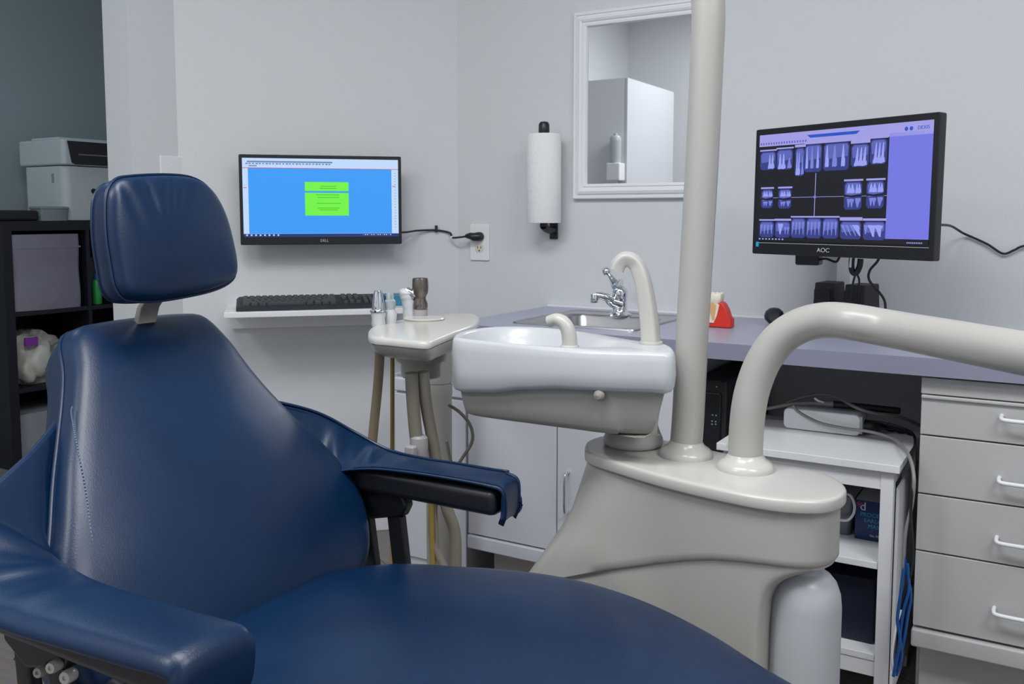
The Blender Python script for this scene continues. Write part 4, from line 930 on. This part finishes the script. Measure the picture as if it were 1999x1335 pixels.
# headrest post
p1 = onP(289, 622, Vector((-1.215, YC, .9)), Vector((1, 0, 0))); p0_ = onP(290, 585, Vector((-1.19, YC, .95)), Vector((1, 0, 0)))
pw = .017
bm = B(); loft(bm, [[Vector((x0_+dx, p1.y-.005+dy, z)) for dx, dy in ((-.008, -pw), (.004, -pw), (.004, pw), (-.008, pw))] for x0_, z in ((-1.17, 1.02), (-1.172, .96), (-1.185, .935), (-1.205, .915), (-1.215, .89), (-1.215, .80))])
obj('headrest_post', bm, mat('post_metal', (.42, .39, .33), .35, .6), ch, bevel=.002)
# seat
seat_far = [(-.955, .10), (-.92, .19), (-.87, .245), (-.79, .295), (-.70, .325), (-.62, .336), (-.54, .328), (-.46, .305), (-.37, .262), (-.29, .213), (-.20, .175), (-.05, .155), (.15, .15), (.35, .14), (.47, .09)]
so = [Vector((x, y, 0)) for x, y in seat_far] + [Vector((x, -y, 0)) for x, y in seat_far[::-1]]
so = resample(cat(so, 5, True), 150)
def smap(x, y, w):
    t = max(0, x+.45); drop = .10*t*t/(1+.3*t)
    rear = .05*max(0, (-.80-x))/.15
    return Vector((x, YC+y, .506+w-drop*.9+rear*.3))
obj('seat', pillow(B(), so, [(.05, -.10), (.02, -.095), (.006, -.08), (.001, -.055), (.0, -.03), (.002, -.018), (.008, -.009), (.018, -.003), (.035, .001)], .022, smap, 12), M_VINYL, ch, angle=80)
obj('seat_pan', loft(B(), [[Vector((x, YC+y, .41)) for x, y in rrect(-.90, -.20, -.30, .20, .05)], [Vector((x, YC+y, .30)) for x, y in rrect(-.85, -.16, -.35, .16, .05)]]), M_BLACKM, ch)
obj('pedestal', loft(B(), [[Vector((x, YC+y, z)) for x, y in rrect(-.6-a_, -b_, -.6+a_, b_, .04)] for z, a_, b_ in ((0, .30, .22), (.05, .29, .21), (.08, .16, .12), (.30, .14, .11))]), M_BEIGE, ch)
obj('back_hinge', tube(B(), [(-.97, YC-.12, .43), (-.97, YC+.12, .43)], .04, 20), M_BLACKM, ch)
# arms with their slings
secs = [  # inner edge, outer edge, drop of the outer drape, drop of the inner lip
    ((-1.145, .09, .60), (-1.215, .09, .785), .0, .0),
    ((-1.09, .18, .612), (-1.135, .195, .752), .0, .0),
    ((-1.045, .228, .628), (-1.095, .285, .717), .004, .0),
    ((-1.00, .247, .640), (-1.055, .340, .675), .010, .003),
    ((-.955, .256, .648), (-1.000, .360, .648), .015, .005),
    ((-.90, .262, .651), (-.920, .358, .643), .018, .006),
    ((-.83, .266, .652), (-.835, .354, .645), .020, .006),
    ((-.755, .270, .651), (-.755, .350, .646), .021, .006),
    ((-.715, .271, .650), (-.712, .349, .647), .021, .007),
    ((-.698, .272, .648), (-.696, .348, .645), .021, .008),
    ((-.691, .273, .641), (-.689, .347, .638), .020, .010),
    ((-.689, .274, .625), (-.687, .346, .622), .014, .012),
    ((-.690, .275, .602), (-.688, .345, .600), .006, .010),
    ((-.696, .276, .586), (-.694, .344, .584), .003, .004)]
YA = .888
def armcover(side, name):
    rows = []
    inn = cat([Vector(s[0]) for s in secs], 6); out = cat([Vector(s[1]) for s in secs], 6)
    dr = cat([Vector((s[2], s[3], 0)) for s in secs], 6)
    n_ = len(inn)
    for i, (a_, b_, d_) in enumerate(zip(inn, out, dr)):
        k_ = max(0, min(1, (i-n_*.3)/(n_*.3)))
        if side > 0:
            a_ = a_+Vector((-.018*k_, 0, 0)); b_ = b_+Vector((-.030*k_, -.012*k_*(i > n_*.6), 0))
        else:
            m_ = math.exp(-((i-n_*.40)/(n_*.16))**2)
            a_ = a_+Vector((.020*k_, .020*m_, 0)); b_ = b_+Vector((.012*k_, .006*m_, 0)); d_ = Vector((d_.x*(.35 if i < n_*.7 else .9), d_.y, 0))
        wr = (.005*math.sin(i*.9)+.003*math.sin(i*1.7+1)) * max(0, 1-abs(i-18)/16)
        fe = 1-max(0, min(1, (i-(n_-10))/7))
        row = [a_+Vector((0, -.002, -d_.y*fe)), a_+Vector((0, -.001, -d_.y*.4*fe)), a_+Vector((0, .002, 0))]
        for t in (.12, .3, .5, .7, .88):
            row.append(a_.lerp(b_, t)+Vector((wr*.6, -wr*.4, .0035*math.sin(math.pi*t)+wr*math.sin(math.pi*t))))
        row += [b_+Vector((0, -.003, 0)), b_+Vector((0, .002, -(.003+d_.x*.08)*fe)), b_+Vector((0, .002+.003*fe, -(.004+d_.x*.45)*fe)), b_+Vector((0, .002+.002*fe, -(.005+d_.x)*fe))]
        rows.append([Vector((p.x, YA+side*p.y, p.z)) for p in row])
    bm = loft(B(), rows, (False, False), closed=False)
    o = obj(name, bm, M_VINYL, ch, angle=80)
    so_ = o.modifiers.new('thick', 'SOLIDIFY'); so_.thickness = .007; so_.offset = -1 if side > 0 else 1
    su = o.modifiers.new('sub', 'SUBSURF'); su.levels = 1; su.render_levels = 1
    edge = [r[-1] for r in rows[8:]]; obj('piping', tube(B(), [r[8]+Vector((0, side*.002, .001)) for r in rows[:-8]], .0026, 8), M_VINYL, o)
    obj('piping', tube(B(), edge, .0024, 8), M_VINYL, o)
    obj('piping', tube(B(), [r[2] for r in rows[20:]], .0020, 8), M_VINYL, o)
    # black core below the cover
    y0_, y1_ = sorted((YA+side*.270, YA+side*.344))
    obj('arm_core', bx((-1.04, y0_, .597), (-.702-.022*side, y1_-(.014 if side > 0 else 0), .638)), M_BLACK, ch, bevel=.012, bseg=3)
    return o
armcover(1, 'armrest'); armcover(-1, 'armrest')
for side in (1, -1):
    y_ = YA+side*.300
    obj('arm_bracket', prism(B(), [(-1.020, y_-.012, .60), (-0.915, y_-.012, .60), (-0.905, y_-.012, .580), (-0.915, y_-.012, .562), (-0.985, y_-.012, .545), (-1.030, y_-.012, .57)], (0, .024, 0)), M_BLACK, ch, bevel=.006)
    obj('arm_strut', prism(B(), [(-1.015, y_-.008, .57), (-0.990, y_-.008, .57), (-0.965, y_-.008, .40), (-1.000, y_-.008, .40)], (0, .016, 0)), M_BLACK, ch, bevel=.003)
    obj('arm_strut', prism(B(), [(-0.950, y_-.008, .56), (-0.920, y_-.008, .56), (-0.900, y_-.008, .40), (-0.930, y_-.008, .40)], (0, .016, 0)), M_BLACK, ch, bevel=.003)
    obj('strut_mount', bx((-1.01, min(YC+side*.15, y_), .38), (-.80, max(YC+side*.15, y_), .415)), M_BLACKM, ch, smooth=False)
# knobs beneath the near arm
for (x, y, r_, m_) in ((76, 1312, .0062, M_BEIGED), (101, 1303, .0066, M_BEIGEL), (129, 1322, .0074, M_BEIGEL)):
    q = onY(x, y, .565)
    kb_ = obj('arm_knob', lathe(B(), [(r_*.8, -.012), (r_, -.010), (r_, 0), (r_*.85, .003), (r_*.35, .003), (r_*.3, .001), (0, .001)], q, 24, axis=(.3, -1, .1)), m_, ch)
q = onY(95, 1318, YC-.27)
obj('arm_hinge', tube(B(), [q+Vector((-.04, .02, .02)), q+Vector((.02, .03, 0)), q+Vector((.10, .03, -.01))], .014, 12), M_BLACK, ch)
obj('arm_lever', tube(B(), [onY(40, 1270, YC-.29), onY(70, 1290, YC-.28)], [.012, .008], 10), M_BLACK, ch)

# ================================================================== the other room
XS = -3.7
ds = thing('cube_shelf', 'black brown cube shelf with fabric bin in the other room', 'shelf', (XS-.19, 2.55, 0))
ZT = 1.034; th = .034; Y0 = 2.155; pitch = .362; 
obj('frame', box(box(box(box(B(), (XS-.36, Y0, ZT-.04), (XS, Y0+pitch*3+.04, ZT)), (XS-.36, Y0, 0), (XS, Y0+pitch*3+.04, .03)), (XS-.36, Y0, .03), (XS, Y0+.04, ZT-.04)), (XS-.36, Y0+pitch*3, .03), (XS, Y0+pitch*3+.04, ZT-.04)), M_SHELF, ds, smooth=False)
for k_ in (1, 2): obj('divider', bx((XS-.36, Y0+.012+pitch*k_, .03), (XS-.002, Y0+.030+pitch*k_, ZT-.04)), M_SHELF, ds, smooth=False)
levels = [onX(100, 603, XS).z-.02, onX(60, 757, XS).z-.018]
for z in levels: obj('shelf_board', bx((XS-.36, Y0+.04, z), (XS-.004, Y0+pitch*3, z+.018)), M_SHELF, ds, smooth=False)
obj('back_panel', bx((XS-.36, Y0+.04, .03), (XS-.352, Y0+pitch*3, ZT-.04)), M_SHELF, ds, smooth=False)
# fabric bin
b0 = onX(20, 600, XS); b1 = onX(166, 590, XS)
zb0 = levels[0]+.0185
bn = thing('fabric_bin', 'grey fabric bin in the top cube of the black shelf', 'bin', (XS-.16, (b0.y+b1.y)/2, zb0))
rings = []
for i in range(9):
    t = i/8; z = zb0+.002+(ZT-.058-zb0)*t; w = .004*math.sin(t*9)
    rings.append([Vector((x+w, y, z+(.006*math.sin(y*40) if i == 0 else 0))) for x, y in rrect(XS-.31, b0.y+.004, XS-.008, b1.y-.006, .02, 4)])
obj('body', loft(B(), rings), M_CLOTH, bn)
obj('hem', bx((XS-.008, b0.y+.006, ZT-.115), (XS-.004, b1.y-.008, ZT-.108)), M_CLOTH, bn)
# plastic bag
c_ = onX(72, 700, XS-.10); random.seed(7)
bm = B(); bmesh.ops.create_icosphere(bm, subdivisions=4, radius=1)
from mathutils import noise
for v in bm.verts:
    n_ = noise.noise(v.co*1.3+Vector((3, 1, 2)))*.40-abs(noise.noise(v.co*3.1))*.45-abs(noise.noise(v.co*6.5))*.18+.15
    v.co = v.co*(1+n_); v.co = Vector((v.co.x*.10, v.co.y*.115, max(v.co.z*.13, -.105)))
for v in bm.verts: v.co += Vector((XS-.125, c_.y-.005, levels[1]+.0185+.1055))
M_BAG = mat('pale_plastic_bag', (.62, .60, .54), .4, bump=.5, bscale=25)
bg = thing('plastic_bag', 'crumpled cream plastic bag in the second row of the black shelf', 'bag', (XS-.125, c_.y, levels[1]+.0185))
obj('body', bm, M_BAG, bg, angle=80)
q = onX(62, 667, XS-.03)
obj('tag', bx(q+Vector((-.01, -.028, -.018)), q+Vector((.0, .028, .018))), mat('purple_label', (.28, .05, .42), .5), bg)
pile_c = onX(100, 640, XS-.12)
bm = B(); bmesh.ops.create_icosphere(bm, subdivisions=3, radius=1)
for v in bm.verts:
    v.co = v.co*(1+noise.noise(v.co*3)*.3); v.co = Vector((v.co.x*.06, v.co.y*.05, v.co.z*.05))+Vector((XS-.24, b1.y-.075, levels[1]+.26))
    v.co.z -= .0
bmz = min(v.co.z for v in bm.verts)
for v in bm.verts: v.co.z += levels[1]+.0187-bmz
top(obj('dark_cloth', bm, mat('dark_cloth', (.035, .03, .04), .9)), 'dark crumpled cloth behind the cream plastic bag', 'cloth')
# white papers in the lowest cube
q = onX(60, 860, XS)
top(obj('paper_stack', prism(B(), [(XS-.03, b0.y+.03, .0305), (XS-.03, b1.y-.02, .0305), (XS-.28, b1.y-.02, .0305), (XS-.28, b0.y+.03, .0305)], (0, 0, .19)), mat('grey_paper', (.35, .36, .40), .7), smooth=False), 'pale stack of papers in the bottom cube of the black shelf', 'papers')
# green bottle and small items in the neighbouring cube
q = onX(189, 560, XS-.04); bt = thing('green_bottle', 'bright green bottle with a dark cap in the shelf cube beside the bin', 'bottle', (q.x, q.y, zb0))
gz = onX(189, 583, q.x).z-zb0
obj('body', lathe(B(), [(.018, 0), (.020, .003), (.020, .10), (.017, .108), (.012, .112)], (q.x, q.y, zb0+.0005), 24), mat('bright_green_plastic', (.05, .50, .12), .35), bt)
obj('cap', lathe(B(), [(.012, .112), (.014, .113), (.014, .14), (0, .142)], (q.x, q.y, zb0), 24), mat('blue_plastic', (.05, .09, .35), .4), bt)
top(obj('spray_can', lathe(B(), [(.022, 0), (.022, .17), (.010, .19), (.010, .21), (0, .212)], (XS-.12, q.y+.03, zb0+.0005), 24), mat('dark_can', (.03, .03, .035), .4)), 'dark can standing behind the green bottle', 'can')
# printer
pr0 = onX(128, 425, XS-.03).y; pzt = onX(128, 271, XS-.03).z; px_f = XS-.03
pn_ = thing('printer', 'white office printer with a black display on the black shelf', 'printer', (px_f-.2, pr0+.2, ZT))
PY1 = pr0+.36; ZM = onX(128, 322, XS-.03).z
obj('body', prism(B(), [(x, y, ZT+.001) for x, y in rrect(px_f-.30, pr0+.0, px_f, PY1, .035, 5)], (0, 0, ZM-ZT-.004)), M_PRN, pn_, bevel=.004)
obj('scanner_lid', prism(B(), [(x, y, ZM) for x, y in rrect(px_f-.32, pr0-.008, px_f+.012, PY1+.01, .02, 4)], (0, 0, pzt-ZM)), M_PRN, pn_, bevel=.010, bseg=3)
obj('document_feeder', bx((px_f-.26, pr0+.02, pzt), (px_f-.06, PY1-.03, pzt+.012)), M_PRN, pn_, bevel=.005)
obj('control_panel', prism(B(), [(px_f+.0125, pr0+.012, pzt-.008), (px_f+.0125, PY1-.02, pzt-.008), (px_f+.0125, PY1-.02, ZM+.004), (px_f+.0125, pr0+.045, ZM+.004), (px_f+.0125, pr0+.030, ZM+.012)], (.006, 0, 0)), M_BLACK, pn_, bevel=.002)
obj('paper_slot', bx((px_f+.018, pr0+.06, ZM+.045), (px_f+.0205, PY1-.04, ZM+.050)), M_GREYC, pn_, smooth=False)
q = onX(139, 348, px_f-.30)
obj('side_latch', bx((px_f-.085, pr0-.003, ZM-.075), (px_f-.070, pr0+.004, ZM-.035)), mat('grey_plastic', (.38, .37, .38), .4), pn_, bevel=.001)
obj('front_button', lathe(B(), [(.012, 0), (.012, .002), (0, .003)], (px_f, pr0+.14, ZM-.11), 16, axis=(1, 0, 0)), M_BLACKM, pn_)
# black case and clear tub beside it
q = onX(30, 427, XS-.05)
cs = obj('flat_case', bx((XS-.20, Y0+.02-.07, ZT+.0005), (XS-.01, onX(66, 420, XS-.05).y, ZT+.045)), M_BLACKM, bevel=.012, bseg=3)
top(cs, 'flat black case at the left end of the shelf top', 'case')
ya_, yb_ = onX(70, 420, XS-.05).y, onX(130, 420, XS-.05).y
tbm = loft(B(), [[Vector((x, y, z)) for x, y in rrect(XS-.10-a_, ya_-a_, XS-.01+a_, yb_-.012+a_, .012, 3)] for z, a_ in ((ZT+.0005, -.003), (ZT+.050, 0), (ZT+.052, .003), (ZT+.058, .003), (ZT+.062, -.003))])
tub = obj('clear_tub', tbm, mat('frosted_plastic', (.42, .50, .52), .25, trans=.4)); top(tub, 'low clear plastic tub between the black case and the printer', 'container')

# ================================================================== behind the camera, seen in the mirror
CX1, CYN = -2.34, -.17
wc_ = thing('wall_cabinet', 'tall white wall cabinet with grey side seen in the mirror', 'cabinet', (-2.6, -.5, 0))
zt_ = 1.90; zbm = .95
obj('carcass', bx((-2.899, -.95, zbm), (CX1-.02, CYN, zt_)), mat('grey_side_laminate', (.80, .81, .84), .5), wc_, smooth=False)
cdr = obj('door', bx((CX1-.019, -.95, zbm), (CX1, CYN, zt_)), M_LAMW, wc_, bevel=.002)
obj('handle', tube(B(), cat([(CX1, CYN-.09, zbm+.05), (CX1+.02, CYN-.09, zbm+.055), (CX1+.022, CYN-.09, zbm+.10), (CX1+.02, CYN-.09, zbm+.145), (CX1, CYN-.09, zbm+.15)], 4), .004, 10), M_WHITE, cdr)
dp = thing('soap_dispenser', 'white soap dispenser on the grey cabinet side seen in the mirror', 'dispenser', (-2.43, CYN+.05, 1.3))
obj('housing', bx((-2.44, CYN+.001, 1.27), (-2.35, CYN+.09, 1.38)), M_WHITE, dp, bevel=.008)
obj('bottle', lathe(B(), [(.035, 0), (.036, .13), (.034, .155), (.026, .165), (.014, .167), (.012, .18), (0, .182)], (-2.395, CYN+.05, 1.38), 24), M_BOTTLE, dp)
obj('nozzle', lathe(B(), [(.012, 0), (.018, .04), (.018, .0405)], (-2.395, CYN+.05, 1.23), 16), M_WHITE, dp)
